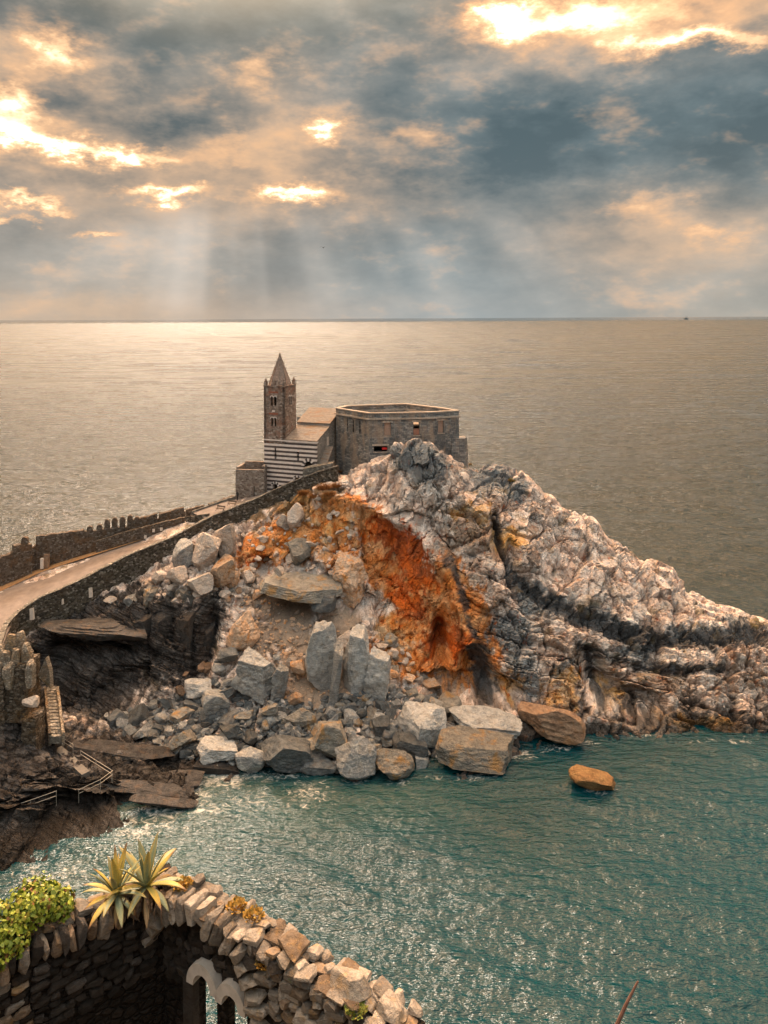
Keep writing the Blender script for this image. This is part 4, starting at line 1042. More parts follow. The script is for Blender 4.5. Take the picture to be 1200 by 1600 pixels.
def ribbon_wall(name, pts, thick, deep, mat, parent=None, step=0.5, jit=0.07, seed=0, side=1):
    """rough-topped wall along a line of top points, standing 'deep' metres below its top"""
    r = random.Random(seed); q = resample(pts, step); mb = MB(); vs = []
    for i, p in enumerate(q):
        d = (q[min(i + 1, len(q) - 1)] - q[max(i - 1, 0)]); d.z = 0; d.normalize()
        n = Vector((-d.y, d.x, 0)) * thick * side
        dz = r.uniform(-jit, jit); e = r.uniform(-.04, .04)
        dp = deep(p) if callable(deep) else deep
        vs += [p + Vector((0, e, dz)), p + n + Vector((0, e, dz + r.uniform(-.03, .03))), p + n - Vector((0, 0, dp)), p - Vector((0, 0, dp))]
    fs = []
    for i in range(len(q) - 1):
        a, b_ = 4 * i, 4 * i + 4
        fs += [(a + k, a + (k + 1) % 4, b_ + (k + 1) % 4, b_ + k) for k in range(4)]
    fs += [(3, 2, 1, 0), tuple(range(len(vs) - 4, len(vs)))]
    mb.add(vs, fs)
    o = mb.build(name, mat, parent)
    bm = bmesh.new(); bm.from_mesh(o.data); bmesh.ops.recalc_face_normals(bm, faces=bm.faces); bm.to_mesh(o.data); bm.free()
    return o

NEAR = [PZ(-4, 1030, 14.6), PZ(3, 1000, 14.5), PZ(12, 976, 14.6), P(30, 956, 108), P(60, 936, 110.5), P(95, 921, 112.3), P(130, 905, 114), P(200, 869, 119), P(270, 840, 122.5), P(330, 808, 125.5), P(400, 780, 127.5), P(460, 752, 128), P(500, 737, 127.2), P(527, 729, 126.3)]
pw = empty('parapet_wall', NEAR[4] - Vector((0, 0, 4)))
tag(pw, 'long rubble parapet wall along the near edge of the road up to the church', 'wall')
def child(o, par):
    o.parent = par; o.matrix_parent_inverse = Matrix.Translation(-par.location) if par.rotation_euler.z == 0 else par.matrix_world.inverted()
    return o
bpy.context.view_layer.update()
def under_parent(o, par):
    """keep the child's world place"""
    o.parent = par; o.matrix_parent_inverse = (Matrix.Translation(par.location) @ par.rotation_euler.to_matrix().to_4x4()).inverted()
    return o
under_parent(ribbon_wall('masonry', NEAR, 0.55, lambda p: 5.5 if p.z < 22 else 3.2, M_WALL, None, .5, .06, 1), pw)
cop = []
for A, B_ in zip(resample(NEAR, 1.15)[:-1], resample(NEAR, 1.15)[1:]):
    cop.append((A, B_))
rr = random.Random(8)
for A, B_ in cop:                      # coping stones, one by one
    d = (B_ - A); L = d.length; d.normalize(); n = Vector((-d.y, d.x, 0)).normalized()
    mb = MB(); g = .03; w0, w1 = -.08 - rr.random() * .05, .63; z0 = .02; z1 = rr.uniform(.11, .20)
    bot = [A + d * g + n * w0, B_ - d * g + n * w0, B_ - d * g + n * w1, A + d * g + n * w1]
    mb.hexa([p + Vector((0, 0, z0)) for p in bot], [p + Vector((0, 0, z1 + rr.uniform(-.03, .03))) for p in bot])
    under_parent(mb.build('coping_stone', M_CAP), pw)
for (u, v, w, h) in [(48, 960, .75, 1.7), (141, 926, .6, 1.5), (98, 940, .25, .8)]:      # pale blocked embrasures
    Y = np.interp(u, [30, 60, 95, 130, 200], [108, 110.5, 112.3, 114, 119]); c = P(u, v, Y - .10)
    mb = MB(); mb.hexa([c + Vector((-w / 2, -.14, -h / 2)), c + Vector((w / 2, -.14 + .3 * w, -h / 2)), c + Vector((w / 2, .5, -h / 2)), c + Vector((-w / 2, .5, -h / 2))],
                       [c + Vector((-w / 2 * .7, -.14, h / 2)), c + Vector((w / 2 * .7, -.14 + .3 * w, h / 2)), c + Vector((w / 2 * .7, .5, h / 2)), c + Vector((-w / 2 * .7, .5, h / 2))])
    under_parent(mb.build('embrasure_stone', M_WHITE), pw)

FARB = [PZ(-60, 938, 14.9), PZ(0, 915, 15.1), PZ(65, 887, 16.5), PZ(150, 861, 18.2), PZ(220, 841, 19.7), PZ(296, 815, 21.3)]
UPF = [PZ(300, 801, 23.6), PZ(350, 784, 25.0), PZ(405, 766, 25.8), Vector((-18.5, 131.0, 26.1))]
def strip(name, near, far, n, mat, label, dz=0.0):
    a = resample(near, .5); b = resample(far, .5); vs = []; fs = []
    for i in range(n + 1):
        p = a[round(i / n * (len(a) - 1))]; q = b[round(i / n * (len(b) - 1))]
        for k in range(7): vs.append(p.lerp(q, k / 6) + Vector((0, 0, dz)))
    for i in range(n):
        for k in range(6): fs.append((i * 7 + k, (i + 1) * 7 + k, (i + 1) * 7 + k + 1, i * 7 + k + 1))
    mb = MB(); mb.add(vs, fs); base = [(x, y, z - .9) for x, y, z in mb.v]
    m = len(vs); mb.add(base, [tuple(reversed(f)) for f in fs])
    o = mb.build(name, mat)
    if label: tag(o, label, 'road', kind='structure')
    return o
dn = Vector((-.25, .35, -1.0))
near_in = [p + dn for p in NEAR[:10]]
strip('road', [PZ(-75, 1010, 13.6)] + near_in[:1] + near_in[2:10], FARB[:1] + FARB, 60, M_ROAD, 'pale paved road climbing between the two walls')
strip('path', [p + Vector((-.25, .35, -.7)) for p in NEAR[9:12]], UPF, 24, M_ROAD, 'upper paved terrace in front of the church')
vg = strip('verge', [p + (q - p) * .16 for p, q in zip(FARB, [NEAR[1], NEAR[2], NEAR[4], NEAR[6], NEAR[7], NEAR[8]])], [p + Vector((0, .4, 0)) for p in FARB], 40, M_VERGE, None, .05)
tag(vg, 'rusty dry verge along the foot of the battlement wall', 'verge', kind='structure')

# battlement wall on the seaward side
FT = [PZ(-60, 938, 14.9), PZ(0, 915, 15.1), PZ(52, 892, 16.2)]
bw = empty('battlement_wall', FARB[2]); tag(bw, 'dark crenellated rubble wall on the seaward side of the road', 'wall')
def top(u, v, Y): return P(u, v, Y)
segs = [([top(-60, 897, 115), top(0, 872, 118.4), top(26, 860, 120)], .9, 5.5), ([top(22, 853, 119.6), top(50, 850, 121.4)], 1.2, 6), ([top(56, 839, 122.6), top(100, 833, 124.4), top(131, 828, 125.6)], .9, 6.0),
        ([top(131, 831, 125.6), top(150, 829, 126.4), top(208, 822, 128.6)], .9, 6.5), ([top(208, 813, 128.6), top(246, 803, 130.2)], .8, 6.5), ([top(249, 803, 130.3), top(288, 793, 132.2)], .8, 6.5), ([top(291, 797, 133.4), top(320, 790, 134.6)], .7, 4.5), ([top(325, 788, 134.8), top(366, 774, 136.2)], .7, 4.5)]
segs.append(([top(-60, 903, 115.3), top(0, 879, 118.6), top(56, 853, 122.7), top(131, 836, 125.8), top(208, 826, 128.8), top(246, 811, 130.4), top(290, 799, 132.6)], .7, 5.0))
for i, (pts, th, dp) in enumerate(segs):
    under_parent(ribbon_wall('masonry', pts, th, dp, M_BATTLE, None, .5, .10, 20 + i), bw)
for i, (u, vb, h, w) in enumerate([(140, 831, .9, .95), (155, 830, 1.1, .95), (167, 829, 1.9, .95), (179, 827, 2.0, .95), (191, 825, 1.95, .95), (203, 823, 2.0, .95), (214, 816, .9, .9), (38, 852, 1.3, 1.1)]):
    Y = np.interp(u, [38, 140, 205, 215], [120.8, 126.1, 128.6, 128.9]); c = P(u, vb, Y) - Vector((0, 0, .25)); mb = MB()
    prof = [(-.5, 0), (.5, 0), (.5, .72), (.36, .92), (0, 1.0), (-.36, .92), (-.5, .72)]
    fr = [c + Vector((x * w, 0, z * (h + .25))) for x, z in prof]; bk = [p + Vector((-.2, .8, 0)) for p in fr]
    mb.add(fr + bk, [tuple(range(7)), tuple(range(13, 6, -1))] + [(k, 7 + k, 7 + (k + 1) % 7, (k + 1) % 7) for k in range(7)])
    under_parent(mb.build('merlon', M_BATTLE), bw)
c = P(65, 881, 122.2)
for (u, v, w, h, m, nm) in [(65, 881, .5, 1.7, M_WHITE, 'doorway_light'), (72, 877, .8, 2.2, M_BROWN, 'doorway_jamb')]:
    Y = np.interp(u, [60, 75], [121.9, 122.6]) - .15; c = P(u, v, Y)
    under_parent(MB().box(c.x - w / 2, c.x + w / 2, c.y, c.y + .5, c.z - h / 2, c.z + h / 2).build(nm, m), bw)
# retaining wall that carries the upper terrace
rw = ribbon_wall('retaining_wall', [top(150, 846, 125.4), top(200, 830, 127.0), top(250, 817, 128.6), top(289, 808, 129.8)], .5, 3.2, M_BATTLE, None, .5, .05, 41)
tag(rw, 'inner rubble wall with small square windows in front of the battlements', 'wall')
for (u, v) in [(240, 829), (247, 838), (227, 839), (252, 827)]:
    c = P(u, v, np.interp(u, [200, 250, 289], [127.0, 128.6, 129.8]) - .05)
    MB().box(c.x - .2, c.x + .2, c.y - .06, c.y + .2, c.z - .28, c.z + .28).build('window_light', M_WHITE, rw)
rw2 = ribbon_wall('terrace_wall', [top(290, 808, 129.6), top(325, 803, 127.6)], .45, 2.6, M_WALL, None, .5, .05, 42)
tag(rw2, 'short cross wall at the foot of the upper terrace', 'wall')
rw3 = ribbon_wall('terrace_kerb', [top(300, 799, 130.6), top(350, 781, 132.8), top(405, 763, 135.2)], .35, 1.0, M_CAP, None, .5, .03, 43)
tag(rw3, 'low stone kerb along the seaward edge of the upper terrace', 'kerb')

# steps from the road up to the terrace, beside the parapet wall
fl = empty('road_steps', P(306, 815, 127.8)); tag(fl, 'flight of stone steps from the road up to the terrace', 'steps')
A = P(298, 826, 127.2); B_ = P(328, 806, 128.4)
for k in range(7):
    p = A.lerp(B_, k / 6); under_parent(MB().box(p.x - .35, p.x + .45, p.y - 1.2, p.y + 1.6, p.z - .6, p.z + .05).build('step', M_CAP), fl)

# ------------------------------------------------------------------ church
M_TOWER = rubble_mat('tower_stone', [(0.162, 0.115, 0.095), (0.284, 0.209, 0.176), (0.365, 0.297, 0.257), (0.216, 0.162, 0.135), (0.446, 0.378, 0.338)], (0.257, 0.203, 0.169), 2.3, .8, .05, (0.338, 0.135, 0.074), .5)
M_GABLE = course_mat('gable_stone', (0.260, 0.247, 0.234), (0.403, 0.377, 0.351), (0.208, 0.189, 0.169), .6, .3, (0.169, 0.143, 0.130), .4)
M_MARBLE = plain_mat('white_marble', (.70, .61, .57), .6, .22, 1.6, .15)
M_BLACK = plain_mat('black_marble', (.085, .068, .066), .6, .5, 1.4, .15)
M_SPIRE = course_mat('spire_slate', (0.260, 0.202, 0.176), (0.338, 0.267, 0.234), (0.130, 0.098, 0.085), .5, .36, None)
M_RED = plain_mat('red_brick', (.30, .11, .07), .9, .35, 5, .4)
M_VOID = plain_mat('dark_interior', (.02, .018, .016), .95, .2, 2, 0)  # near-black colour stands in for the shade inside the buildings

def roof_mat():
    m, t, b = new_mat('roof_slate')
    p = pos(t); g = t.node('ShaderNodeNewGeometry')
    up = t.xyz(p)[2]; row = t.m('FRACT', t.m('MULTIPLY', up, 4.2))
    n = t.noise(t.vm('MULTIPLY', p, (1, 1, 4)), 1.6, 6, .7); n2 = t.noise(t.vm('MULTIPLY', p, (.5, .5, 3)), .9, 4, .6)
    c = t.mix(t.sstep(n, .35, .65), (.17, .14, .12), (.26, .22, .19))
    c = t.mix(t.sstep(n2, .52, .66, 0, .7), c, (.22, .12, .06))
    c = t.vm('SCALE', c, scale=t.sstep(row, 0.0, .22, .55, 1.0))
    t._in(b.inputs['Base Color'], c); b.inputs['Roughness'].default_value = .85
    t._in(b.inputs['Normal'], t.bump(t.m('ADD', row, n), .6, .1))
    return m
M_ROOF = roof_mat()

TH = math.radians(21)
CO = P(413, 778, 135.0); CO = Vector((CO.x, CO.y, 25.0))
church = empty('church', CO, -TH)
tag(church, 'small church with striped marble wall, slate roofs and a pointed bell tower', 'church')
# local frame: x along the striped wall, y away from us, z up; ground at 0
ZB = 10.75          # top of the stripes
L = 10.7; TW = 4.35
# openings in the striped wall: (x0, x1, z0, spring) with round head
OPEN = [(1.75, 2.75, 1.35, 2.5, True), (2.15, 2.55, 7.6, 9.1, True), (6.75, 7.15, 7.5, 9.0, True), (8.2, 9.9, 5.9, 6.55, True), (6.3, 7.2, 2.6, 4.0, True)]
def span(o, z):
    x0, x1, z0, sp, _ = o; r = (x1 - x0) / 2
    if z < z0: return None
    if z <= sp: return x0, x1
    if z < sp + r:
        h = math.sqrt(r * r - (z - sp) ** 2); return (x0 + x1) / 2 - h, (x0 + x1) / 2 + h
    return None
z = -1.5; k = 0
while z < ZB - .05:
    h = .40 if k % 2 else .38
    h = min(h, ZB - z)
    cuts = sorted(s for s in (span(o, z + h / 2) for o in OPEN) if s)
    x = 0.0; ints = []
    for a, b_ in cuts:
        if a > x: ints.append((x, a))
        x = max(x, b_)
    ints.append((x, L))
    for a, b_ in ints:
        e = .012 if k % 2 else 0
        MB().box(a + .002, b_ - .002, -e, .55, z + .004, z + h - .004).build('marble_band', M_MARBLE if k % 2 else M_BLACK, church)
    z += h; k += 1
# voussoirs round the big arches
for (x0, x1, z0, sp, _), n in ((OPEN[3], 9), (OPEN[0], 7), (OPEN[4], 5)):
    cx, r = (x0 + x1) / 2, (x1 - x0) / 2
    for i in range(n):
        a0, a1 = math.pi * i / n, math.pi * (i + 1) / n; r1 = r + (.55 if n == 9 else .35)
        pr = [(cx + rr_ * math.cos(a), sp + rr_ * math.sin(a)) for a, rr_ in ((a0, r), (a0, r1), (a1, r1), (a1, r))]
        mb = MB(); mb.hexa([(x, -.05, z_) for x, z_ in pr], [(x, .3, z_) for x, z_ in pr])
        mb.build('voussoir', M_MARBLE if i % 2 == 0 else M_BLACK, church)
MB().box(.05, L - .05, .56, .9, -1.5, ZB - .1).build('inner_wall', M_VOID, church)  # dark panel close behind the openings, in place of interior shade
MB().box(-.08, L + .1, -.14, .55, ZB, ZB + .22).build('cornice', M_MARBLE, church)
# lower and upper slate roofs with the walls that carry them
ER = 5.4; ZR = 12.95; EU = 7.4; ZU = 15.2
def slab(mb, x0, x1, y0, z0, y1, z1, th=.16): mb.hexa([(x0, y0, z0), (x1, y0, z0), (x1, y1, z1), (x0, y1, z1)], [(x0, y0, z0 + th), (x1, y0, z0 + th), (x1, y1, z1 + th), (x0, y1, z1 + th)])
mb = MB(); slab(mb, TW - .4, L + .15, -.12, ZB + .23, ER, ZR); mb.build('lower_roof', M_ROOF, church)
mb = MB(); slab(mb, TW - .4, L + .15, ER - .1, ZR + .45, EU + 3.2, ZU + .35); mb.build('upper_roof', M_ROOF, church)
mb = MB(); slab(mb, TW - .4, L + .15, EU + 6.6, ZR + .6, EU + 3.2, ZU + .351); mb.build('rear_roof', M_ROOF, church)
MB().box(TW, L, ER - .05, ER + .3, ZR - .3, ZR + .5).build('clerestory', M_GABLE, church)
mb = MB()
mb.add([(L, .3, -2), (L, EU + 6, -2), (L, EU + 6, ZR + .4), (L, EU + 3.2, ZU + .2), (L, ER, ZR + .35), (L, ER, ZR - .05), (L, .3, ZB + .1),
        (L - .5, .3, -2), (L - .5, EU + 6, -2), (L - .5, EU + 6, ZR + .4), (L - .5, EU + 3.2, ZU + .2), (L - .5, ER, ZR + .35), (L - .5, ER, ZR - .05), (L - .5, .3, ZB + .1)],
       [tuple(range(7)), tuple(range(13, 6, -1))] + [(i, 7 + i, 7 + (i + 1) % 7, (i + 1) % 7) for i in range(7)])
mb.build('gable_wall', M_GABLE, church)
MB().box(0.02, L - .5, EU + 5.5, EU + 6, -2, ZR + .5).build('rear_wall', M_GABLE, church)
MB().box(0, .4, .6, EU + 6, -2, ZB - .1).build('side_wall', M_GABLE, church)
mb = MB(); slab(mb, L + .05, L + 1.6, -.3, 5.6, 3.6, 9.4, .25); mb.build('lean_to_roof', M_ROOF, church)
MB().box(L + .02, L + 1.5, .6, 3.6, -1, 5.9).build('lean_to_wall', M_GABLE, church)
MB().box(L + .012, L + .12, 4.2, 4.9, 9.6, 11.2).build('side_window', M_WHITE, church)
# bell tower: four walls with paired round-headed openings
ZT = 20.6
def pier_wall(w, z0, z1, opens, th=.5):
    """upright wall in x, z with round-headed holes, cut into bands"""
    mb = MB(); zs = sorted({z0, z1} | {q for o in opens for q in (o[2], o[3])})
    fine = []
    for a, b_ in zip(zs[:-1], zs[1:]): fine += [(a, b_)]
    for o in opens:
        r = (o[1] - o[0]) / 2
        fine = [f for f in fine]
    heads = sorted({round(o[3] + (o[1] - o[0]) / 2 * t_, 4) for o in opens for t_ in (0, .35, .65, .85, 1.0)} | set(zs))
    for a, b_ in zip(heads[:-1], heads[1:]):
        cuts = sorted(s for s in (span((*o, True), (a + b_) / 2) for o in opens) if s); x = 0.0
        for c, d_ in cuts:
            if c > x: mb.box(x, c, 0, th, a, b_)
            x = max(x, d_)
        mb.box(x, w, 0, th, a, b_)
    return mb
tw = empty('bell_tower', (0, 0, 0)); tw.parent = church
tw.location = (0, -.03, ZB - .5)
ZT -= ZB - .5
FR = [(1.42, 1.92, 6.9, 8.35), (2.12, 2.62, 6.9, 8.35), (1.48, 1.95, 3.1, 4.5), (2.1, 2.57, 3.1, 4.5)]
SD = [(1.55, 2.02, 6.9, 8.35), (2.25, 2.72, 6.9, 8.35)]
for nm, loc, rz, op in (('tower_wall', (0, 0, 0), 0, FR), ('tower_wall', (TW, .0, 0), math.pi / 2, SD), ('tower_wall', (TW, TW, 0), math.pi, FR), ('tower_wall', (0, TW, 0), -math.pi / 2, SD)):
    o = pier_wall(TW, 0, ZT, op).build(nm, M_TOWER, tw, loc, (0, 0, rz))
    for q in op[::2]:
        cxq = (q[1] + op[op.index(q) + 1][0]) / 2
        MB().tube([(cxq, .12, q[2]), (cxq, .12, q[3])], .10, 8).build('colonnette', M_MARBLE, o)
        for p_ in (q, op[op.index(q) + 1]):
            cx, r = (p_[0] + p_[1]) / 2, (p_[1] - p_[0]) / 2; mb = MB()
            for i in range(6):
                a0, a1 = math.pi * i / 6, math.pi * (i + 1) / 6
                pr = [(cx + rr_ * math.cos(a), p_[3] + rr_ * math.sin(a)) for a, rr_ in ((a0, r), (a0, r + .13), (a1, r + .13), (a1, r))]
                mb.hexa([(x, -.05, z_) for x, z_ in pr], [(x, .2, z_) for x, z_ in pr])
            mb.build('arch_ring', M_MARBLE, o)
    if nm and rz == 0:
        for (zz, x0, x1) in ((9.15, 1.05, 3.0), (5.25, 1.1, 2.95)):
            MB().box(x0, x1, -.04, .1, zz, zz + .32).build('brick_band', M_RED, o)
        MB().box(1.75, 2.3, -.08, .1, 5.75, 6.05).build('white_stone', M_MARBLE, o)
MB().box(-.10, TW + .10, -.10, TW + .10, ZT, ZT + .22).build('tower_cornice', M_TOWER, tw)
mb = MB(); e = .5
base = [(e, e, ZT + .22), (TW - e, e, ZT + .22), (TW - e, TW - e, ZT + .22), (e, TW - e, ZT + .22)]
o8 = []
for i in range(8):
    a = math.pi / 8 + i * math.pi / 4; R = (TW / 2 - .25) / math.cos(math.pi / 8)
    o8.append((TW / 2 + R * math.cos(a), TW / 2 + R * math.sin(a), ZT + .22))
mb.add(o8 + [(TW / 2 + (x - TW / 2) * .05, TW / 2 + (y - TW / 2) * .05, ZT + 5.55) for x, y, _ in o8], [tuple(range(7, -1, -1)), tuple(range(8, 16))] + [(i, (i + 1) % 8, 8 + (i + 1) % 8, 8 + i) for i in range(8)])
sp_ = mb.build('spire', M_SPIRE, tw)
for i in range(8):
    a = Vector(o8[i]); b_ = Vector((TW / 2 + (a.x - TW / 2) * .05, TW / 2 + (a.y - TW / 2) * .05, ZT + 5.6))
    MB().tube([a, b_], .09, 5).build('hip_ridge', M_TOWER, sp_)
MB().tube([(TW / 2, TW / 2, ZT + 5.4), (TW / 2, TW / 2, ZT + 5.75), (TW / 2, TW / 2, ZT + 6.15)], .22, 8, .08).build('finial', M_TOWER, sp_)
mb = MB(); mb.box(TW / 2 - .22, TW / 2 + .22, .25, .9, ZT + .22, ZT + 1.05); mb.build('dormer', M_TOWER, sp_)
for x, y in ((.28, .28), (TW - .28, .28), (TW - .28, TW - .28), (.28, TW - .28)):
    mb = MB(); mb.box(x - .26, x + .26, y - .26, y + .26, ZT + .22, ZT + .95)
    mb.tube([(x, y, ZT + .95), (x, y, ZT + 1.25), (x, y, ZT + 1.55)], .27, 8, .03); mb.build('pinnacle', M_TOWER, tw)
MB().box(.55, TW - .55, .55, TW - .55, 0, 1.0).build('tower_floor', M_VOID, tw)
MB().tube([(TW / 2, TW / 2, 7.2), (TW / 2, TW / 2, 7.6), (TW / 2, TW / 2, 8.2)], .55, 10, .2).build('bell', plain_mat('bronze', (.12, .09, .05), .5, .2, 4, 0, .5, .8), tw)

# ruined entrance block left of the church
M_ENTR = rubble_mat('entrance_stone', [(0.163, 0.125, 0.106), (0.275, 0.225, 0.194), (0.362, 0.312, 0.275), (0.213, 0.175, 0.150), (0.450, 0.400, 0.362)], (0.288, 0.237, 0.206), 2.5, .8, .05, (0.275, 0.163, 0.100), .4)
e0 = PZ(367, 785, 25.0); eb = empty('entrance_ruin', Vector((-27.1, 133.6, 24.5)), -.12)
tag(eb, 'roofless square rubble building left of the striped church', 'ruin')
W, Dp, Ht = 5.35, 4.6, 6.4
for nm, (x0, x1, y0, y1, z1) in (('front_wall', (0, W, 0, .5, Ht - .25)), ('left_wall', (0, .5, .5, Dp, Ht + .1)), ('right_wall', (W - .5, W, .5, Dp, Ht + .35)), ('rear_wall', (.5, W - .5, Dp - .5, Dp, Ht + .45))):
    MB().box(x0, x1, y0, y1, -2, z1).build(nm, M_ENTR, eb)
MB().box(.5, W - .5, .5, Dp - .5, 2.0, 2.2).build('floor_slab', M_VOID, eb)
MB().box(3.42, 3.55, -.06, 0, -2, 3.2).build('drain_pipe', M_HOLE, eb)
# landing wall below the big arch
lw = ribbon_wall('landing_wall', [P(473, 733, 128.6), P(520, 724, 128.2)], 2.2, 3.4, M_CAP, None, .5, .05, 51)
tag(lw, 'stone landing below the radiating marble arch of the church', 'wall')

# ------------------------------------------------------------------ fort
M_FORT = course_mat('fort_stone', (.115, .125, .135), (.34, .325, .31), (.085, .08, .078), .7, .32, (.055, .06, .068), .6, 1.0, (.36, .27, .20), .6)
M_FCAP = course_mat('fort_coping', (0.351, 0.293, 0.247), (0.442, 0.377, 0.325), (0.260, 0.221, 0.195), .9, .5, (0.260, 0.195, 0.143), .4)
ZF = 41.3
TOPS = [(525, 637), (576, 645), (668, 643.5), (717, 641), (694, 637), (634, 630), (540, 633.5)]
pl = [PZ(u, v, ZF) for u, v in TOPS]
ctr = sum(pl, Vector()) / len(pl)
fort = empty('fort', Vector((ctr.x, ctr.y, 30.5))); tag(fort, 'roofless polygonal stone fort on the crest of the headland', 'fort')
def off(pts, d):
    return [p + (Vector((p.x - ctr.x, p.y - ctr.y, 0)).normalized() * d) for p in pts]
inn = off(pl, -1.3)
WIN = {0: [(.36, 37.3, 39.6, .42), (.54, 37.3, 39.6, .42), (.74, 37.3, 39.6, .42)], 1: [(.32, 37.2, 39.5, 1.2), (.81, 37.2, 39.5, 1.1), (.20, 34.4, 35.4, 2.4)], 2: [(.42, 37.4, 39.6, 1.1)]}
n = len(pl)
for i in range(n):
    a, b_ = pl[i], pl[(i + 1) % n]; d = (b_ - a); d.z = 0; Lw = d.length; d.normalize()
    nin = Vector((-d.y, d.x, 0)); 
    if nin.dot(ctr - a) < 0: nin = -nin
    mb = MB(); zt, zb = 40.05, 27.0
    ops = [(f * Lw - w / 2, f * Lw + w / 2, z0, z1) for f, z0, z1, w in WIN.get(i, [])]
    xs = sorted({0.0, Lw} | {q for o in ops for q in o[:2]}); zs = sorted({zb, zt} | {q for o in ops for q in o[2:]})
    for x0, x1 in zip(xs[:-1], xs[1:]):
        for z0, z1 in zip(zs[:-1], zs[1:]):
            if any(o[0] <= x0 + 1e-6 and x1 <= o[1] + 1e-6 and o[2] <= z0 + 1e-6 and z1 <= o[3] + 1e-6 for o in ops): continue
            q = []
            for zz in (z0, z1):
                for xx, t_ in ((x0, 0), (x1, 0), (x1, 1.1), (x0, 1.1)):
                    xi = xx + (t_ * .35 if xx == 0 else (-t_ * .35 if xx == Lw else 0)); p = a + d * xi + nin * t_; q.append((p.x, p.y, zz))
            mb.add(q, [(3, 2, 1, 0), (4, 5, 6, 7), (0, 1, 5, 4), (1, 2, 6, 5), (2, 3, 7, 6), (3, 0, 4, 7)])
    w_ = under_parent(mb.build('wall', M_FORT), fort)
    # parapet and cornice
    def prism(name, zl, zh, o0, o1, mat):
        A0, B0, A1, B1 = off([a], o0)[0], off([b_], o0)[0], off([a], o1)[0], off([b_], o1)[0]
        m_ = MB(); m_.hexa([(p.x, p.y, zl) for p in (A0, B0, B1, A1)], [(p.x, p.y, zh) for p in (A0, B0, B1, A1)])
        o = under_parent(m_.build(name, mat), fort)
        bm = bmesh.new(); bm.from_mesh(o.data); bmesh.ops.recalc_face_normals(bm, faces=bm.faces); bm.to_mesh(o.data); bm.free()
        return o
    prism('cornice', 40.05, 40.32, .32, -.7, M_FCAP)
    prism('parapet', 40.32, 41.1, .04, -.5, M_FORT)
    prism('parapet_coping', 41.1, 41.3, .12, -.6, M_FCAP)
    for k_, o in enumerate(ops):
        p = a + d * ((o[0] + o[1]) / 2); ww = o[1] - o[0]
        def plate(name, x0, x1, z0, z1, y0, y1, mat):
            q0, q1 = a + d * x0, a + d * x1; m_ = MB()
            m_.hexa([q0 + nin * y0, q1 + nin * y0, q1 + nin * y1, q0 + nin * y1], [q0 + nin * y0, q1 + nin * y0, q1 + nin * y1, q0 + nin * y1])
            m_.v = [(x, y, (z0 if j < 4 else z1)) for j, (x, y, _) in enumerate(m_.v)]
            oo = under_parent(m_.build(name, mat), fort)
            bm = bmesh.new(); bm.from_mesh(oo.data); bmesh.ops.recalc_face_normals(bm, faces=bm.faces); bm.to_mesh(oo.data); bm.free()
        if ww > .8:
            plate('lintel', o[0] - .3, o[1] + .3, o[3], o[3] + .35, -.06, .3, M_FCAP)
            plate('sill', o[0] - .15, o[1] + .15, o[2] - .16, o[2], -.10, .3, M_FCAP)
        if i == 1 and k_ == 0 or i == 2:
            plate('shutter', o[0], o[1], o[2], o[3], .35, .45, plain_mat('bricked_window', (.40, .27, .21), .9, .25, 4, .3))
        if i == 1 and k_ == 2:
            plate('red_cloth', o[0] + ww * .60, o[1] - .05, o[2] + .3, o[3] - .3, .2, .3, plain_mat('red_cloth', (.55, .03, .03), .8, .15, 3, .1))
        if i == 1 and k_ == 1:
            plate('broken_infill', o[0], o[1], o[2], o[2] + 1.1, .35, .5, plain_mat('pink_infill', (.36, .18, .13), .9, .3, 4, .3))
mb = MB(); fl_ = off(pl, -.9); mb.add([(p.x, p.y, 39.0) for p in fl_] + [(p.x, p.y, 38.7) for p in fl_], [tuple(range(n)), tuple(range(2 * n - 1, n - 1, -1))] + [(i, n + i, n + (i + 1) % n, (i + 1) % n) for i in range(n)])
o = under_parent(mb.build('roof_deck', plain_mat('earth_deck', (.24, .19, .15), .95, .35, 1.2, .5)), fort)
bm = bmesh.new(); bm.from_mesh(o.data); bmesh.ops.recalc_face_normals(bm, faces=bm.faces); bm.to_mesh(o.data); bm.free()
for k in range(9):
    r_ = random.Random(k + 60); p = ctr + Vector((r_.uniform(-3, 7), r_.uniform(0, 6), 0))
    me = rock_mesh('rubble', (r_.uniform(1, 2.4), r_.uniform(1, 2), r_.uniform(.6, 1.4)), 700 + k, 10, 3)
    under_parent(link('rubble', me, M_BROWN, None, (p.x, p.y, 38.9)), fort)
# buttress bulge on the right
p = P(719, 700, 133)
mb = MB(); R = [(-1.9, -1.2), (.9, -1.0), (1.6, .8), (1.2, 3), (-1.9, 3)]
mb.hexa([(p.x + x * 1.15, p.y + y * 1.15, 28) for x, y in R], [(p.x + x * .8, p.y + y * .8, 36.3) for x, y in R]); under_parent(mb.build('buttress', M_FORT), fort)

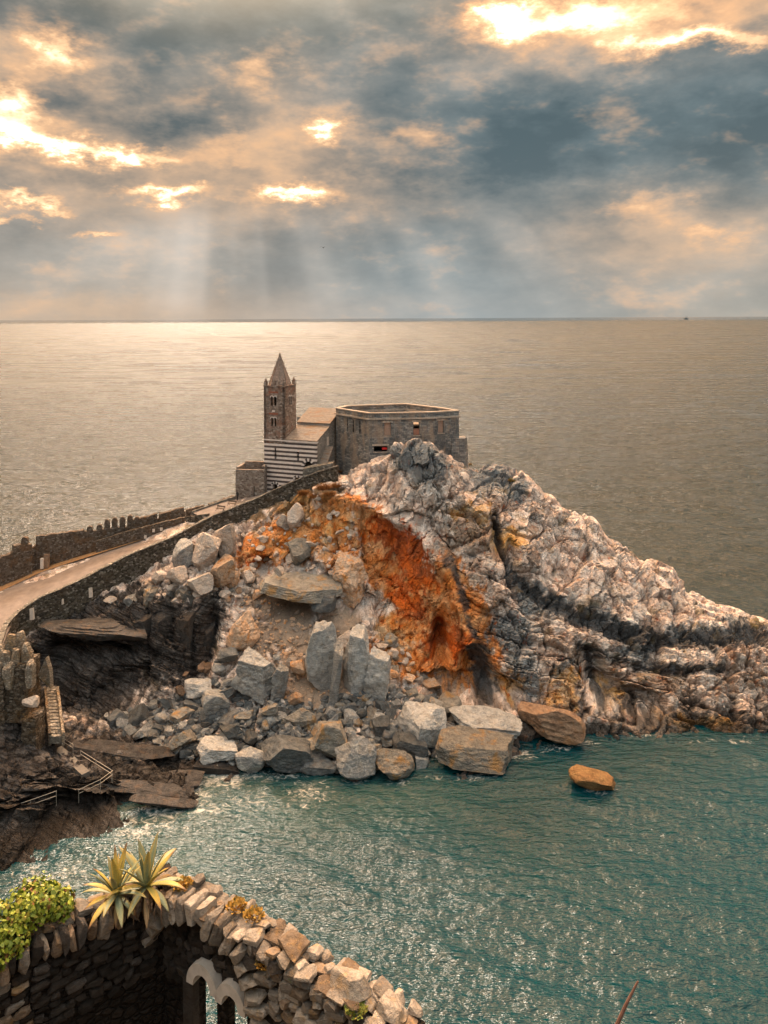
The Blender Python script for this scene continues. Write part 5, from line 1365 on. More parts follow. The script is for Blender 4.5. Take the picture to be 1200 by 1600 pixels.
# ------------------------------------------------------------------ ruined gate tower, stairs and railings on the left
M_RUIN = rubble_mat('ruin_stone', [(.055, .045, .036), (.11, .085, .062), (.20, .165, .13), (.08, .062, .048), (.28, .235, .19)], (.12, .10, .08), 2.4, 1.1, .05, (.26, .14, .045), .5)
M_STUMP = rubble_mat('stump_stone', [(.30, .26, .21), (.40, .35, .29), (.24, .20, .16), (.48, .43, .37)], (.24, .20, .16), 2.6, 1.0, .06, (.30, .17, .05), .55)
M_RAIL = plain_mat('galvanised_rail', (.42, .39, .35), .5, .2, 6, 0, .5, .4)
rt = empty('gate_tower', P(30, 1200, 91)); tag(rt, 'ruined dark gate tower with crumbling merlons at the left edge', 'tower')
def rough_block(name, u0, u1, v0, v1, Y, D, mat, seed, taper=0.0, jag=.25):
    a, b_ = P(u0, v1, Y), P(u1, v1, Y); ztop = P(u0, v0, Y).z; r = random.Random(seed)
    nx, nz = max(3, int((b_.x - a.x) / .45)), max(3, int((ztop - a.z) / .45)); mb = MB(); vs = []; fs = []
    def ring(z, k):
        s = 1 - taper * k; cx = (a.x + b_.x) / 2; w = (b_.x - a.x) / 2 * s; q = []
        nn = max(2, int(D / .6))
        for i in range(nx): q.append((cx - w + 2 * w * i / nx, Y))
        for i in range(nn): q.append((cx + w, Y + D * i / nn))
        for i in range(nx): q.append((cx + w - 2 * w * i / nx, Y + D))
        for i in range(nn): q.append((cx - w, Y + D - D * i / nn))
        return [(x + r.uniform(-.07, .07), y + r.uniform(-.09, .09), z + (r.uniform(-jag, jag) if k == 1 else r.uniform(-.04, .04))) for x, y in q]
    rg = [ring(a.z + (ztop - a.z) * k / nz, k / nz) for k in range(nz + 1)]; n = len(rg[0])
    vs = [p for g in rg for p in g]
    for k in range(nz):
        for i in range(n): fs.append((k * n + i, k * n + (i + 1) % n, (k + 1) * n + (i + 1) % n, (k + 1) * n + i))
    fs += [tuple(range(nz * n, nz * n + n)), tuple(range(n - 1, -1, -1))]
    mb.add(vs, fs); return under_parent(mb.build(name, mat), rt)
rough_block('tower_body', -60, 6, 1060, 1215, 91.5, 4.5, M_RUIN, 1)
rough_block('tower_body', -4, 44, 1040, 1130, 92, 3.4, M_RUIN, 2, .05)
rough_block('pier', 32, 58, 1122, 1212, 91.2, 2.4, M_RUIN, 3, .15)
rough_block('recess_wall', 2, 44, 1125, 1210, 94.0, 1.2, M_RUIN, 4)
for i, (u, v, w, h) in enumerate([(10, 1022, 14, 26), (26, 1008, 15, 30), (40, 1002, 13, 26), (17, 1034, 15, 30), (34, 1030, 14, 28), (50, 1024, 16, 34), (4, 1048, 14, 30), (22, 1050, 16, 26), (56, 1046, 12, 24), (-8, 1012, 14, 34)]):
    Ym = 94.2 - (v - 1002) * .045; under_parent(link('merlon', rock_mesh('merlon', (w * Ym / F * 1.15, 1.3, h * 1.7 * Ym / F), 830 + i, 9, 4, .05, 0, .74, False, 0, .80), M_STUMP, None, P(u - 8, v + h * .25, Ym)), rt)
me = rock_mesh('corbel_stone', (2.0, 1.6, 1.5), 805, 9, 4); under_parent(link('corbel_stone', me, M_PALE, None, P(48, 1096, 91.2)), rt)
# pointed wall fragment
mb = MB(); fr = [P(58, 1056, 94.5), P(79, 1076, 94.5), P(77, 1048, 94.5), P(71, 1028, 94.5), P(66, 1040, 94.5)]
mb.hexa(fr, [p + Vector((.1, .7, 0)) for p in fr]); wf = mb.build('wall_fragment', M_STUMP)
tag(wf, 'pointed fragment of pale wall standing beside the gate tower', 'wall')
# stairway
stw = empty('stairway', P(92, 1152, 95)); tag(stw, 'steep narrow stairway descending from the gate tower to the rocks', 'stairs')
A, B_ = P(80, 1078, hit(80, 1078)[0].y - .9), P(88, 1150, hit(88, 1150)[0].y - .7)
if A.y < B_.y + .8: A = P(80, 1078, B_.y + .8)
_o = min(hit(80 + 8 * k / 14, 1078 + 72 * k / 14)[0].y - (A.y + (B_.y - A.y) * k / 14) for k in range(15)) - .5
if _o < 0: A, B_ = P(80, 1078, A.y + _o), P(88, 1150, B_.y + _o)
for k in range(15):
    p = A.lerp(B_, k / 14); w = 1.5
    under_parent(MB().box(p.x - w * .55, p.x + w * .45, p.y - .12, p.y + 1.0, p.z - .9, p.z + .02).build('step', M_CAP), stw)
for dx, nm in ((.75, 'side_wall'), (-.95, 'side_wall')):
    q = [A + Vector((dx, -.1, .45)), A.lerp(B_, .5) + Vector((dx, -.1, .45)), B_ + Vector((dx, -.1, .4))]
    under_parent(ribbon_wall(nm, q, .32, 1.6, M_STUMP if dx > 0 else M_RUIN, None, .4, .07, 61), stw)
# walkway below the stairs
_zs = {}
WKA = resample([PZ(90, 1158, 3.9), PZ(112, 1182, 3.5), PZ(134, 1204, 3.2)], .5); mb = MB(); vs = []
_d = [min(drop(p.x, p.y, 12), 4.4) for p in WKA]; _d = [sum(_d[max(0, i - 4):i + 5]) / len(_d[max(0, i - 4):i + 5]) for i in range(len(_d))]
for i, p in enumerate(WKA):
    dw = (WKA[min(i + 1, len(WKA) - 1)] - WKA[max(i - 1, 0)]); sd = Vector((dw.y, -dw.x, 0)).normalized() * -.5
    zt = _d[i] + .12
    for q, zz in ((p - sd, zt), (p + sd, zt), (p + sd, zt - 1.0), (p - sd, zt - 1.0)): vs.append((q.x, q.y, zz))
mb.add(vs, [(4 * i + k, 4 * i + (k + 1) % 4, 4 * i + 4 + (k + 1) % 4, 4 * i + 4 + k) for i in range(len(WKA) - 1) for k in range(4)] + [(3, 2, 1, 0), tuple(range(len(vs) - 4, len(vs)))])
wk = mb.build('walkway', plain_mat('walkway_concrete', (.13, .12, .11), .9, .25, 2, .3))
bm = bmesh.new(); bm.from_mesh(wk.data); bmesh.ops.recalc_face_normals(bm, faces=bm.faces); bm.to_mesh(wk.data); bm.free()
tag(wk, 'narrow grey walkway running from the stairs down over the slate', 'walkway', kind='structure')
def railing(pts, label, rails=(0.0, -.45), post=1.15):
    r0 = empty('railing', pts[0] - Vector((0, 0, post))); tag(r0, label, 'railing')
    for dz in rails:
        under_parent(MB().tube([p + Vector((0, 0, dz)) for p in pts], .03, 6).build('rail', M_RAIL), r0)
    for p in pts:
        under_parent(MB().tube([p + Vector((0, 0, .02)), p - Vector((0, 0, post + .4))], .03, 6).build('post', M_RAIL), r0)
railing([P(6, 1264, 83.5), P(48, 1250, 84), P(88, 1236, 84.6)], 'pale metal railing on the dark rocks at the far left', (0, -.55), 1.3)
railing([P(123, 1234, 86.6), P(157, 1218, 87.4), P(176, 1204, 89)], 'pale metal railing at the lower bend of the walkway')
railing([P(126, 1173, 93), P(150, 1188, 91.2), P(174, 1203, 89.6)], 'pale metal railing along the outer edge of the walkway')
railing([P(90, 1126, 94), P(98, 1153, 93.6), P(114, 1163, 93)], 'short metal railing at the foot of the stairway')

# ------------------------------------------------------------------ hillside under the viewer
def make_hillside():
    xs = np.arange(-46, 46.1, .7); ys = np.arange(-6, 56, .7)
    X, Y = np.meshgrid(xs, ys, indexing='ij'); p = np.stack([X, Y, X * 0], -1).reshape(-1, 3)
    z = 56.0 - 1.08 * p[:, 1] - .35 + fbm(p / 6, 4, .55) * 1.0 - .6
    z = np.where(p[:, 1] < 0, 55.2 + p[:, 1] * -.2, z)
    p[:, 2] = np.maximum(z, -3)
    idx = np.arange(X.size).reshape(X.shape); q = np.stack([idx[:-1, :-1], idx[1:, :-1], idx[1:, 1:], idx[:-1, 1:]], -1).reshape(-1, 4)
    return np_mesh('hillside', p, q, True)
tag(link('hillside', make_hillside(), rock_mat('hillside_ground', (.13, .10, .065), (.09, .085, .05), (.16, .12, .07), .5, .6, .8)), 'steep scrubby hillside below the viewpoint', 'hillside', kind='structure')

# ------------------------------------------------------------------ ruined arch wall in the foreground
M_MORTAR = rubble_mat('wall_core', [(.05, .042, .034), (.075, .06, .048), (.035, .03, .026)], (.06, .05, .04), 7, .8, .05)
M_SHADEW = rubble_mat('shade_tone_masonry', [(.022, .017, .014), (.034, .026, .022), (.016, .013, .011), (.046, .036, .032)], (.018, .014, .012), 4.0, 1.1, .06)  # near-black colour stands in for the shade inside the ruin
M_ST = [rock_mat('wall_stone_pale', (.30, .26, .225), (.38, .345, .31), (.40, .26, .11), .5, 5.0, .5, rand=.3),
        rock_mat('wall_stone_grey', (.19, .165, .145), (.26, .235, .21), (.34, .22, .10), .45, 5.0, .5, rand=.3),
        rock_mat('wall_stone_brown', (.16, .115, .082), (.25, .195, .15), (.40, .24, .09), .5, 5.0, .5, rand=.3)]
M_DST = [rock_mat('shade_tone_stone', (.026, .021, .018), (.042, .035, .031), (.05, .032, .02), .4, 5.0, .6, rand=.45), rock_mat('shade_tone_grey_stone', (.055, .047, .043), (.080, .070, .065), (.07, .05, .03), .4, 5.0, .6, rand=.4)]  # stones darkened in colour to carry the shade of the inner walls
WC = Vector((-4.9, 15.4, 0)); WD = Vector((.876, -.483, 0)).normalized(); WN = Vector((.483, .876, 0)).normalized()
def W3(s, t_, z): return WC + WD * s + WN * t_ + Vector((0, 0, z - .11 * max(0.0, s - 2.6)))
LD = Vector((-.81, -.587, 0)).normalized(); LN = Vector((-.587, .81, 0)).normalized()
def L3(s, t_, z): return WC + LD * s + LN * t_ + Vector((0, 0, z))
ZW = 46.05; AS, AZ_, AR = 1.22, 44.42, 1.38
aw = empty('ruined_wall', W3(3, .3, 43)); tag(aw, 'ruined rubble wall with a stone arch in the foreground', 'wall')
SP = [rock_mesh('stone', (1, 1, 1), 900 + k, 12, 4, .05, .02 * (k % 2), .50, False, .0, .60 if k % 2 else .66) for k in range(12)]
_sp = {}
def stone(c, size, xdir, mat, r, par, nm='stone', jit=.16):
    key = (r.randrange(12), mat.name)
    if key not in _sp:
        me = SP[key[0]].copy(); me.materials.clear(); me.materials.append(mat); _sp[key] = me
    o = link(nm, _sp[key], None, None, c, (r.uniform(-jit, jit), r.uniform(-jit, jit), math.atan2(xdir.y, xdir.x) + r.uniform(-jit, jit)), size)
    return under_parent(o, par)
# core behind the stones, open under the arch
mb = MB(); ss = np.arange(-.2, 6.05, .12)
for s0, s1 in zip(ss[:-1], ss[1:]):
    sm_ = (s0 + s1) / 2; zb = 42.6
    if abs(sm_ - AS) < AR: zb = AZ_ + math.sqrt(AR ** 2 - (sm_ - AS) ** 2) + .03
    if sm_ < AS - AR: zb = 42.6
    zt = ZW - .10
    mb.hexa([W3(s0, .07, zb), W3(s1, .07, zb), W3(s1, .58, zb), W3(s0, .58, zb)], [W3(s0, .07, zt), W3(s1, .07, zt), W3(s1, .58, zt), W3(s0, .58, zt)])
under_parent(mb.build('core', M_MORTAR), aw)
r = random.Random(12)
# arch ring
nv = 20
for i in range(nv):
    a = math.pi * (i + .5) / nv; rr_ = AR + .22
    c = W3(AS + rr_ * math.cos(a), .13 + r.uniform(-.03, .03), AZ_ + rr_ * math.sin(a))
    key = (r.randrange(12), M_ST[r.choice((0, 0, 0, 1))])
    me = SP[key[0]].copy(); me.materials.clear(); me.materials.append(key[1])
    o = link('voussoir', me, None, None, c)
    ax = (WD * math.cos(a) + Vector((0, 0, math.sin(a)))); ay = WN; az_ = ax.cross(ay)
    ln = r.uniform(.48, .60); th = 2 * math.pi * rr_ / 2 / nv * r.uniform(.86, 1.0)
    o.matrix_world = Matrix.Translation(c) @ Matrix((ax * ln, ay * r.uniform(.5, .62), az_ * th)).transposed().to_4x4()
    mw = o.matrix_world.copy(); o.parent = aw; o.matrix_parent_inverse = Matrix.Translation(-aw.location); o.matrix_basis = mw
# face stones right of the arch
z = 44.4
while z < ZW - .05:
    h = r.uniform(.13, .24); s = 1.9
    while s < 6.0:
        w = r.uniform(.16, .46)
        if math.hypot(s - AS, z - AZ_) > AR + .44:
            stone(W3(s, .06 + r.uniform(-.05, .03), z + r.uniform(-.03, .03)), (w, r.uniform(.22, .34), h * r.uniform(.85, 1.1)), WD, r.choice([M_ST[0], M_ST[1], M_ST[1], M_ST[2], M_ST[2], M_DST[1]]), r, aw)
        s += w * .93
    z += h * .92
# top stones
s = -.1
while s < 6.0:
    for t_ in (.08, .34, .56):
        w = r.uniform(.18, .44)
        stone(W3(s + r.uniform(-.1, .1), t_ + r.uniform(-.05, .05), ZW + r.uniform(-.10, .04)), (w, r.uniform(.24, .42), r.uniform(.10, .20)), WD, r.choice([M_ST[0], M_ST[0], M_ST[1], M_ST[1], M_ST[2]]), r, aw, 'top_stone')
    s += .27
stone(W3(3.35, .3, ZW + .10), (.62, .5, .16), WD, M_ST[2], r, aw, 'flat_top_stone')
stone(W3(4.7, .25, ZW + .12), (.75, .5, .36), WD, M_ST[0], r, aw, 'large_top_stone')
stone(W3(5.5, .3, ZW + .06), (.5, .45, .3), WD, M_ST[0], r, aw, 'large_top_stone')

# back wall of the niche with the twin window
nb = empty('niche_wall', W3(1.2, 1.1, 43)); tag(nb, 'shaded back wall of the arch niche with a twin-arched window', 'wall')
NT0 = .32
def hole(s, z):   # inside the twin window?
    for c0, zc, rr_ in ((1.24, 44.42, .25), (1.98, 44.36, .23)):
        if abs(s - c0) < rr_ and z < zc: return True
        if math.hypot(s - c0, z - zc) < rr_: return True
    return False
mb = MB(); sg = np.arange(-.16, 2.6, .06); zg = np.arange(42.8, 45.9, .06)
for s0 in sg:
    run = None
    for z0 in list(zg) + [99]:
        solid = z0 < 90 and not hole(s0 + .03, z0 + .03)
        if solid and run is None: run = z0
        if (not solid) and run is not None:
            z1 = min(z0, zg[-1] + .06)
            mb.hexa([W3(s0, NT0, run), W3(s0 + .06, NT0, run), W3(s0 + .06, NT0 + .2, run), W3(s0, NT0 + .2, run)], [W3(s0, NT0, z1), W3(s0 + .06, NT0, z1), W3(s0 + .06, NT0 + .2, z1), W3(s0, NT0 + .2, z1)]); run = None
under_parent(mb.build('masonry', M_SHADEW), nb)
M_WST = plain_mat('window_marble', (.62, .57, .53), .7, .18, 5, .3)
for (c0, zc, rr_) in ((1.24, 44.42, .25), (1.98, 44.36, .23)):
    for a0, a1 in ((0, .5), (.5, 1.0)):
        mb = MB(); n_ = 8; fr = []; 
        for k in range(n_ + 1):
            a = math.pi * (a0 + (a1 - a0) * k / n_)
            for q, t_ in ((rr_ - .02, NT0 - .22), (rr_ + .16, NT0 - .22), (rr_ + .16, NT0 + .24), (rr_ - .02, NT0 + .24)):
                fr.append(W3(c0 + q * math.cos(a), t_, zc + q * math.sin(a) * 1.25))
        fs = [(4 * k + i, 4 * k + (i + 1) % 4, 4 * k + 4 + (i + 1) % 4, 4 * k + 4 + i) for k in range(n_) for i in range(4)] + [(3, 2, 1, 0), tuple(range(4 * n_, 4 * n_ + 4))]
        mb.add(fr, fs); o = under_parent(mb.build('arch_stone', M_WST), nb)
        bm = bmesh.new(); bm.from_mesh(o.data); bmesh.ops.recalc_face_normals(bm, faces=bm.faces); bm.to_mesh(o.data); bm.free()
cs = 1.62
under_parent(MB().tube([W3(cs, NT0 + .12, 42.9), W3(cs, NT0 + .12, 44.1)], .075, 12).build('column', M_WST), nb)
under_parent(MB().tube([W3(cs, NT0 + .12, 44.08), W3(cs, NT0 + .12, 44.25), W3(cs, NT0 + .12, 44.46)], .08, 10, .15).build('capital', M_WST), nb)
mb = MB(); mb.hexa([W3(.70, NT0 - .18, 42.9), W3(.98, NT0 - .18, 42.9), W3(.98, NT0 + .2, 42.9), W3(.70, NT0 + .2, 42.9)], [W3(.70, NT0 - .18, 44.5), W3(.98, NT0 - .18, 44.5), W3(.98, NT0 + .2, 44.5), W3(.70, NT0 + .2, 44.5)])
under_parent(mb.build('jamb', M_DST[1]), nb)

# inner wall on the left, dark, with an upright course of stones along its top
lwall = empty('inner_wall', L3(1.8, .3, 43)); tag(lwall, 'dark inner wall of the ruin with upright stones along its top', 'wall')
mb = MB(); mb.hexa([L3(-.6, .12, 42.6), L3(4.4, .12, 42.6), L3(4.4, .7, 42.6), L3(-.6, .7, 42.6)], [L3(-.6, .12, 45.95), L3(4.4, .12, 45.95), L3(4.4, .7, 45.95), L3(-.6, .7, 45.95)])
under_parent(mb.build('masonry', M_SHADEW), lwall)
s = .1
while s < 4.0:
    w = r.uniform(.13, .26)
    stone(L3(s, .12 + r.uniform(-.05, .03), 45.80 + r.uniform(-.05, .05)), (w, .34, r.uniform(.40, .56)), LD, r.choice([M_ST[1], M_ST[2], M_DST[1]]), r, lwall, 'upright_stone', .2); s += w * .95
z = 44.3
while z < 45.5:
    h = r.uniform(.14, .22); s = .05
    while s < 4.2:
        w = r.uniform(.18, .44)
        m_ = r.choice([M_DST[0], M_DST[0], M_DST[0], M_DST[1]]) if s < 2.3 else r.choice([M_DST[0], M_DST[1], M_ST[2], M_ST[1]])  # darker stones along the shaded stretch, paler ones where it is lit
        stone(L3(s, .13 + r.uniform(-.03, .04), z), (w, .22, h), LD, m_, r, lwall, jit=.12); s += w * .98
    z += h
for k in range(14):
    stone(L3(.1 + k * .3, .42, 45.98 + r.uniform(-.05, .05)), (.36, .4, .24), LD, r.choice(M_ST), r, lwall, 'top_stone')
# stones on the inside of the big arch, low on the pier left of it
z = 44.2
while z < 45.9:
    h = r.uniform(.13, .2); s = -.1
    while s < 2.5:
        w = r.uniform(.16, .34)
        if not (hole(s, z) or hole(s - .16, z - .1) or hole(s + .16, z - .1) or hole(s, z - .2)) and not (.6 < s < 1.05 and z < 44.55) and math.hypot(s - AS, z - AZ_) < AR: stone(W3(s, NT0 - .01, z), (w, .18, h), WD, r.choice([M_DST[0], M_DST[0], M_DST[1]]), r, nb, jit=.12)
        s += w
    z += h

# ------------------------------------------------------------------ plants
M_LEAF = attr_mat('agave_leaf', 'Col', .5, 30, .22, .15, .35)
def agave(pos_, scale, seed, label, n=30, lean=(0, 0)):
    r = random.Random(seed); root = empty('agave', pos_); tag(root, label, 'agave', 'agaves on the ruined wall')
    for k in range(n):
        az = k * 2.399 + r.uniform(-.3, .3); f = k / (n - 1)
        el = math.radians(-32 + 112 * f ** .8 + r.uniform(-9, 9)); Ln = scale * r.uniform(.75, 1.05) * (1.0 if f > .2 else .85); wd = Ln * r.uniform(.055, .10)
        hue = r.random(); vs = []; cs = []; NS = 12
        dead = f < .16
        for i in range(NS + 1):
            t_ = i / NS
            prof = (.55 + .9 * t_) if t_ < .5 else max(0.0, (1 - ((t_ - .5) / .5) ** 1.7))
            wv = wd * min(1.0, prof) + .002
            bend = el - math.radians(r.uniform(14, 30) if dead else 26) * t_ ** 2 * (1.6 if el < .6 else .5)
            if i == 0: x = Vector((0, 0, 0)); 
            dirv = Vector((math.cos(az) * math.cos(bend), math.sin(az) * math.cos(bend), math.sin(bend)))
            if i: x = x + dirv * Ln / NS
            side = Vector((-math.sin(az), math.cos(az), 0)); up = side.cross(dirv) * -1
            th = .018 * scale * (1 - t_) + .003
            for sx, sz in ((-1, .30), (0, -.02), (1, .30), (1, .24), (0, -.08), (-1, .24)):
                q = x + side * wv * sx + up * (sz * wv * 1.0 + (-th if sz < .25 and sx == 0 and sz < -.05 else 0)); vs.append(q)
                g = Vector((.17, .24, .18)) if hue < .55 else Vector((.30, .29, .10))
                ylw = Vector((.52, .36, .06)); brn = Vector((.14, .07, .05))
                e = abs(sx) * (.55 if hue > .3 else .2) + max(0, t_ - .45) * (1.1 if hue > .5 else .3); c = g.lerp(ylw, min(1, e))
                if dead: c = c.lerp(Vector((.26, .15, .07)), .8)
                c = c.lerp(brn, 1.0 if t_ > .93 else (max(0, (t_ - .72) / .2) * (.9 if hue > .6 else .1)))
                cs.append(c)
        fs = [(6 * i + k_, 6 * i + (k_ + 1) % 6, 6 * i + 6 + (k_ + 1) % 6, 6 * i + 6 + k_) for i in range(NS) for k_ in range(6)] + [(5, 4, 3, 2, 1, 0), tuple(range(6 * NS, 6 * NS + 6))]
        mb = MB(); mb.add(vs, fs); me = mb.mesh('leaf', True); set_attr(me, 'Col', np.array([c[:] for c in cs])); link('leaf', me, M_LEAF, root)
    return root
agave(P(182, 1398, 15.1), .88, 3, 'agave rosette with wide low leaves, left of the two on the ruined wall', 30)
agave(P(229, 1385, 15.3), 1.02, 9, 'agave rosette with tall yellow-edged leaves, right of the two on the ruined wall', 26)
M_DRY = attr_mat('dry_blade', 'Col', .9, 20, .3, .2, .1)
def tuft(pos_, n, Ln, spread, cols, seed, name, label, cat, group=None, wd=.012, leafy=False):
    r = random.Random(seed); vs = []; fs = []; cs = []
    for k in range(n):
        az = r.uniform(0, 6.283); rad = spread * math.sqrt(r.random()); b0 = Vector((rad * math.cos(az), rad * math.sin(az), r.uniform(-.03, .05) * spread))
        a2 = az + r.uniform(-.9, .9); el = math.radians(r.uniform(28, 88)); l = Ln * r.uniform(.5, 1.1)
        dv = Vector((math.cos(a2) * math.cos(el), math.sin(a2) * math.cos(el), math.sin(el))); sd = Vector((-math.sin(a2), math.cos(a2), 0)) * wd * r.uniform(.7, 1.3)
        m_ = b0 + dv * l * .55; e = b0 + dv * l - Vector((0, 0, l * .22)); base = len(vs)
        if leafy: vs += [b0, m_ + sd * 3, e, m_ - sd * 3]; fs.append((base, base + 1, base + 2, base + 3)); c = r.choice(cols); cs += [c] * 4
        else: vs += [b0 - sd, b0 + sd, m_ + sd * .8, m_ - sd * .8, e]; fs += [(base, base + 1, base + 2, base + 3), (base + 3, base + 2, base + 4)]; c = r.choice(cols); cs += [c] * 5
    mb = MB(); mb.add(vs, fs); me = mb.mesh(name); set_attr(me, 'Col', np.array(cs))
    return tag(link(name, me, M_DRY, None, pos_), label, cat, group)
# ivy bush on the left wall
def ivy():
    r = random.Random(77); root = empty('ivy_bush', L3(2.3, .5, 46.0)); tag(root, 'bright green ivy bush spilling over the wall at the left edge', 'bush')
    vs = []; fs = []; cs = []
    cen = [(L3(1.72, .42, 46.30), .28), (L3(2.0, .5, 46.42), .36), (L3(2.4, .45, 46.45), .40), (L3(2.85, .4, 46.42), .42), (L3(3.25, .35, 46.3), .42), (L3(2.6, .2, 46.2), .34), (L3(3.0, .15, 46.1), .34), (L3(3.6, .3, 46.3), .45), (L3(2.1, .8, 46.4), .36)]
    for k in range(6000):
        c, R = r.choice(cen); d = Vector((r.gauss(0, 1), r.gauss(0, 1), r.gauss(0, 1))).normalized()
        p = c + d * R * (r.random() ** .28) * Vector((1, 1, .8)).length / 1.62 * (1 + .16 * math.sin(d.x * 9 + c.x * 7) * math.cos(d.z * 8))
        n_ = (d + Vector((r.gauss(0, .5), r.gauss(0, .5), r.gauss(.3, .5)))).normalized(); t1 = n_.orthogonal().normalized(); ang = r.uniform(0, 6.28)
        t1 = Matrix.Rotation(ang, 3, n_) @ t1; t2 = n_.cross(t1); s = r.uniform(.018, .06); b = len(vs)
        for x, y, zz in ((0, -1, 0), (.85, -.35, .15), (.5, .5, .1), (0, 1.1, -.1), (-.5, .5, .1), (-.85, -.35, .15)): vs.append(p + (t1 * x + t2 * y + n_ * zz) * s)
        fs.append(tuple(range(b, b + 6))); q = r.random()
        col = (.24, .30, .03) if q < .5 else ((.14, .20, .028) if q < .8 else ((.30, .28, .04) if q < .92 else (.20, .10, .03))); cs += [col] * 6
    mb = MB(); mb.add(vs, fs); me = mb.mesh('foliage'); set_attr(me, 'Col', np.array(cs)); o = under_parent(link('foliage', me, M_LEAF), root); o['kind'] = 'stuff'
    for k in range(9):
        a = L3(1.6 + k * .24, .3, 45.9); under_parent(MB().tube([a, a + Vector((r.uniform(-.2, .2), -.2, .25)), a + Vector((r.uniform(-.3, .3), -.35, .1 + r.uniform(0, .5)))], .012, 5).build('stem', M_BROWN), root)
ivy()
OR = [(.42, .24, .05), (.34, .20, .05), (.46, .30, .08), (.25, .17, .05)]; GR = [(.14, .19, .05), (.20, .24, .06), (.28, .26, .07)]
for i, (s, t_, z, n_, cols, lab) in enumerate([(.55, .30, ZW + .10, 150, OR, 'orange moss tuft on the wall top beside the right agave'), (1.9, .42, ZW + .08, 110, OR, 'orange moss tuft on the wall top above the middle of the arch'),
                                             (2.35, .40, ZW + .08, 130, OR, 'orange moss tuft on the wall top right of the arch'), (2.95, .02, ZW - .25, 160, OR, 'orange and green moss growing down the wall face right of the arch'), (4.95, .0, ZW - .02, 170, GR, 'small green plant growing from the wall top at the right'), (3.6, .12, ZW - .2, 60, GR, 'thin green weeds in the wall face below the flat stone')]):
    tuft(W3(s, t_, z), n_, .12, .17, cols, 200 + i, 'moss_tuft', lab, 'plant', None, .012, True)
# dead agave leaves and roots hanging below the rosettes
dd = empty('dead_leaves', P(205, 1420, 15.0)); tag(dd, 'dry dead leaves hanging from the wall below the agaves', 'leaves')
for k in range(12):
    rk = random.Random(k); a = P(165 + k * 8, 1405 + rk.uniform(-4, 8), 15.0); b_ = a + Vector((rk.uniform(-.12, .12), -.05, -rk.uniform(.2, .5)))
    under_parent(MB().tube([a, a.lerp(b_, .5) + Vector((rk.uniform(-.05, .05), -.05, 0)), b_], .022, 5, .006).build('leaf', M_BROWN), dd)
# twig at the lower right
tg = MB(); tg.tube([P(940, 1660, 6.0), P(962, 1606, 6.0), P(980, 1566, 6.02), P(997, 1533, 6.05)], .022, 7, .008); tg.tube([P(915, 1720, 6.0), P(940, 1660, 6.0)], .026, 7)
a = P(915, 1720, 6.0); tg.tube([Vector((a.x - .3, a.y - .1, 48.8)), a], .03, 7)
tag(tg.build('twig', plain_mat('twig_bark', (.14, .075, .06), .8, .3, 12, .3)), 'bare reddish twig poking up over the water at the lower right', 'twig')

# ------------------------------------------------------------------ dry shrubs on the slope by the fort
BRN = [(.24, .10, .035), (.28, .13, .045), (.15, .07, .03), (.30, .17, .07)]
for i, (u, v, s) in enumerate([(475, 770, 1.1), (488, 758, 1.3), (500, 745, 1.2), (506, 762, 1.4), (520, 742, 1.2), (515, 772, 1.1), (493, 775, 1.2), (470, 786, 1.0), (536, 735, 1.0), (480, 746, 1.0), (526, 758, 1.0)]):
    pt, _ = hit(u, v + 3)
    tuft(pt + Vector((0, 0, .05)), 620, s * 1.0, s * .8, BRN, 300 + i, 'dry_shrub', 'rust-brown dry shrub on the slope between the parapet wall and the fort', 'shrub', 'dry shrubs below the fort', .02)
for i, (u, v, s) in enumerate([(728, 715, 1.3), (735, 722, 1.0), (800, 748, .9)]):
    pt, _ = hit(u, v + 4)
    tuft(pt, 300, s * .8, s * .7, BRN + GR, 340 + i, 'dry_shrub', ('dry shrub at the right corner of the fort', 'smaller dry shrub just below the right fort corner', 'dry shrub on the skyline right of the fort')[i], 'shrub', None, .02)

# ------------------------------------------------------------------ people, benches, ship, bird
M_CLOTH = plain_mat('dark_clothes', (.03, .028, .028), .9, .2, 4, .1); M_SKIN = plain_mat('skin', (.42, .26, .19), .6, .1, 5, 0)
def person(pos_, rz, label):
    root = empty('person', pos_, rz); tag(root, label, 'person')
    me = bpy.data.meshes.new('body')
    J = [(0, 0, .95), (0, .01, 1.2), (0, .01, 1.42), (0, 0, 1.55), (.19, 0, 1.40), (.25, .02, 1.12), (.24, -.10, .90), (-.19, 0, 1.40), (-.25, .02, 1.12), (-.22, -.12, .92), (.10, 0, .88), (.11, -.03, .48), (.11, .02, .06), (.12, -.16, .03), (-.10, 0, .88), (-.11, .05, .48), (-.11, .12, .06), (-.12, -.04, .03), (0, -.02, 1.68)]
    E = [(0, 1), (1, 2), (2, 3), (3, 18), (2, 4), (4, 5), (5, 6), (2, 7), (7, 8), (8, 9), (0, 10), (10, 11), (11, 12), (12, 13), (0, 14), (14, 15), (15, 16), (16, 17)]
    RD = [.15, .15, .14, .06, .075, .055, .04, .075, .055, .04, .10, .07, .05, .04, .10, .07, .05, .04, .10]
    me.from_pydata(J, E, []); o = link('body', me, M_CLOTH, root)
    sk = o.modifiers.new('skin', 'SKIN')
    for i, rr_ in enumerate(RD): me.skin_vertices[0].data[i].radius = (rr_, rr_)
    me.skin_vertices[0].data[0].use_root = True
    o.modifiers.new('sub', 'SUBSURF').levels = 1; o.modifiers['sub'].render_levels = 1
    hd = rock_mesh('head', (.19, .22, .25), 1, 0, 3, 0); h = link('head', hd, M_SKIN, root, (0, -.02, 1.70))
    for p in h.data.polygons: p.use_smooth = True
    hr = rock_mesh('hair', (.205, .225, .18), 2, 0, 3, 0); link('hair', hr, M_CLOTH, h, (0, .025, .05))
    return root
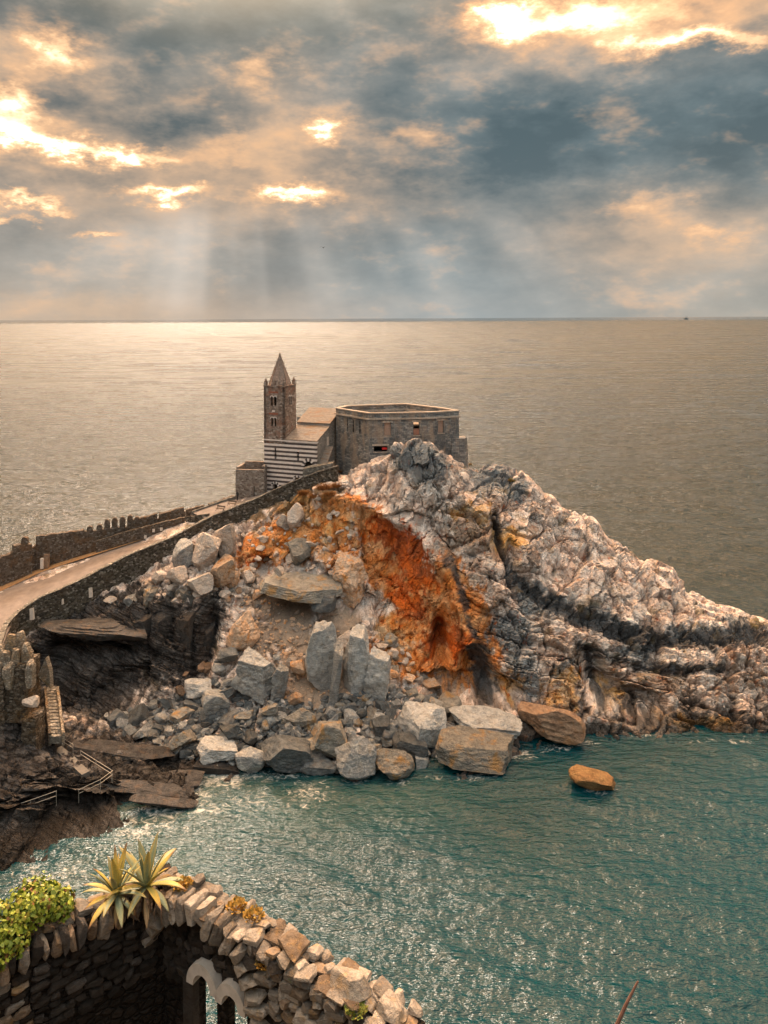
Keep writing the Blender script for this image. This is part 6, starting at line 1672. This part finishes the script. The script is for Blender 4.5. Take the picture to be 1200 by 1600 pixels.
def terr(u, v):
    return PZ(u, v, np.interp(u, [300, 350, 405], [23.6, 25.0, 25.8]))
person(terr(371, 783) + Vector((0, 0, .08)), 2.6, 'person in dark clothes standing on the terrace before the entrance ruin')
M_WOOD = plain_mat('bench_timber', (.075, .05, .035), .8, .3, 8, .3)
def bench(u, v, rz, label):
    root = empty('bench', terr(u, v) + Vector((0, 0, .05)), rz); tag(root, label, 'bench')
    for y in (-.18, 0, .18): MB().box(-.9, .9, y - .08, y + .08, .44, .49).build('seat_slat', M_WOOD, root)
    for zz in (.62, .78): MB().box(-.9, .9, .26, .31, zz, zz + .12).build('back_slat', M_WOOD, root)
    for x in (-.75, .75):
        MB().tube([(x, -.32, 0), (x, .10, .45), (x, .30, .92)], .04, 5).build('leg', M_WOOD, root); MB().tube([(x, .40, 0), (x, -.1, .45)], .04, 5).build('leg', M_WOOD, root)
bench(362, 791, -.5, 'dark bench on the terrace nearer to the standing person')
bench(344, 799, -.5, 'dark bench on the terrace further from the standing person')
# sailing ship on the horizon
sh = empty('ship', P(1072, 497.5, 16000.0)); sh.location.z = 0; tag(sh, 'tiny grey ship on the horizon at the right', 'ship')
M_SHIP = plain_mat('ship_paint', (.17, .21, .23), .7, .1, .02, 0)
mb = MB(); mb.hexa([(-45, -9, -2), (40, -9, -2), (40, 9, -2), (-45, 9, -2)], [(-55, -11, 14), (60, -8, 18), (60, 8, 18), (-55, 11, 14)]); mb.build('hull', M_SHIP, sh)
MB().box(-30, 12, -8, 8, 14, 34).build('superstructure', M_SHIP, sh)
for x in (-20, 15, 30): MB().tube([(x, 0, 14), (x, 0, 78 - abs(x - 5) * .6)], 3.2, 6, 1.2).build('mast', M_SHIP, sh)
bd = MB(); c = P(505, 388, 170.0)
bd.add([(-.9, 0, .25), (-.4, -.1, .38), (0, 0, .1), (.4, -.1, .38), (.9, 0, .25), (0, -.35, .12), (0, .45, .08), (-.4, .12, .36), (.4, .12, .36), (0, 0, -.04)], [(0, 1, 7), (1, 2, 7), (4, 8, 3), (3, 8, 2), (5, 2, 9), (2, 6, 9), (1, 5, 2), (3, 2, 5), (7, 2, 6), (8, 6, 2)])
tag(bd.build('bird', M_CLOTH, None, c), 'distant dark bird flying in front of the clouds', 'bird')
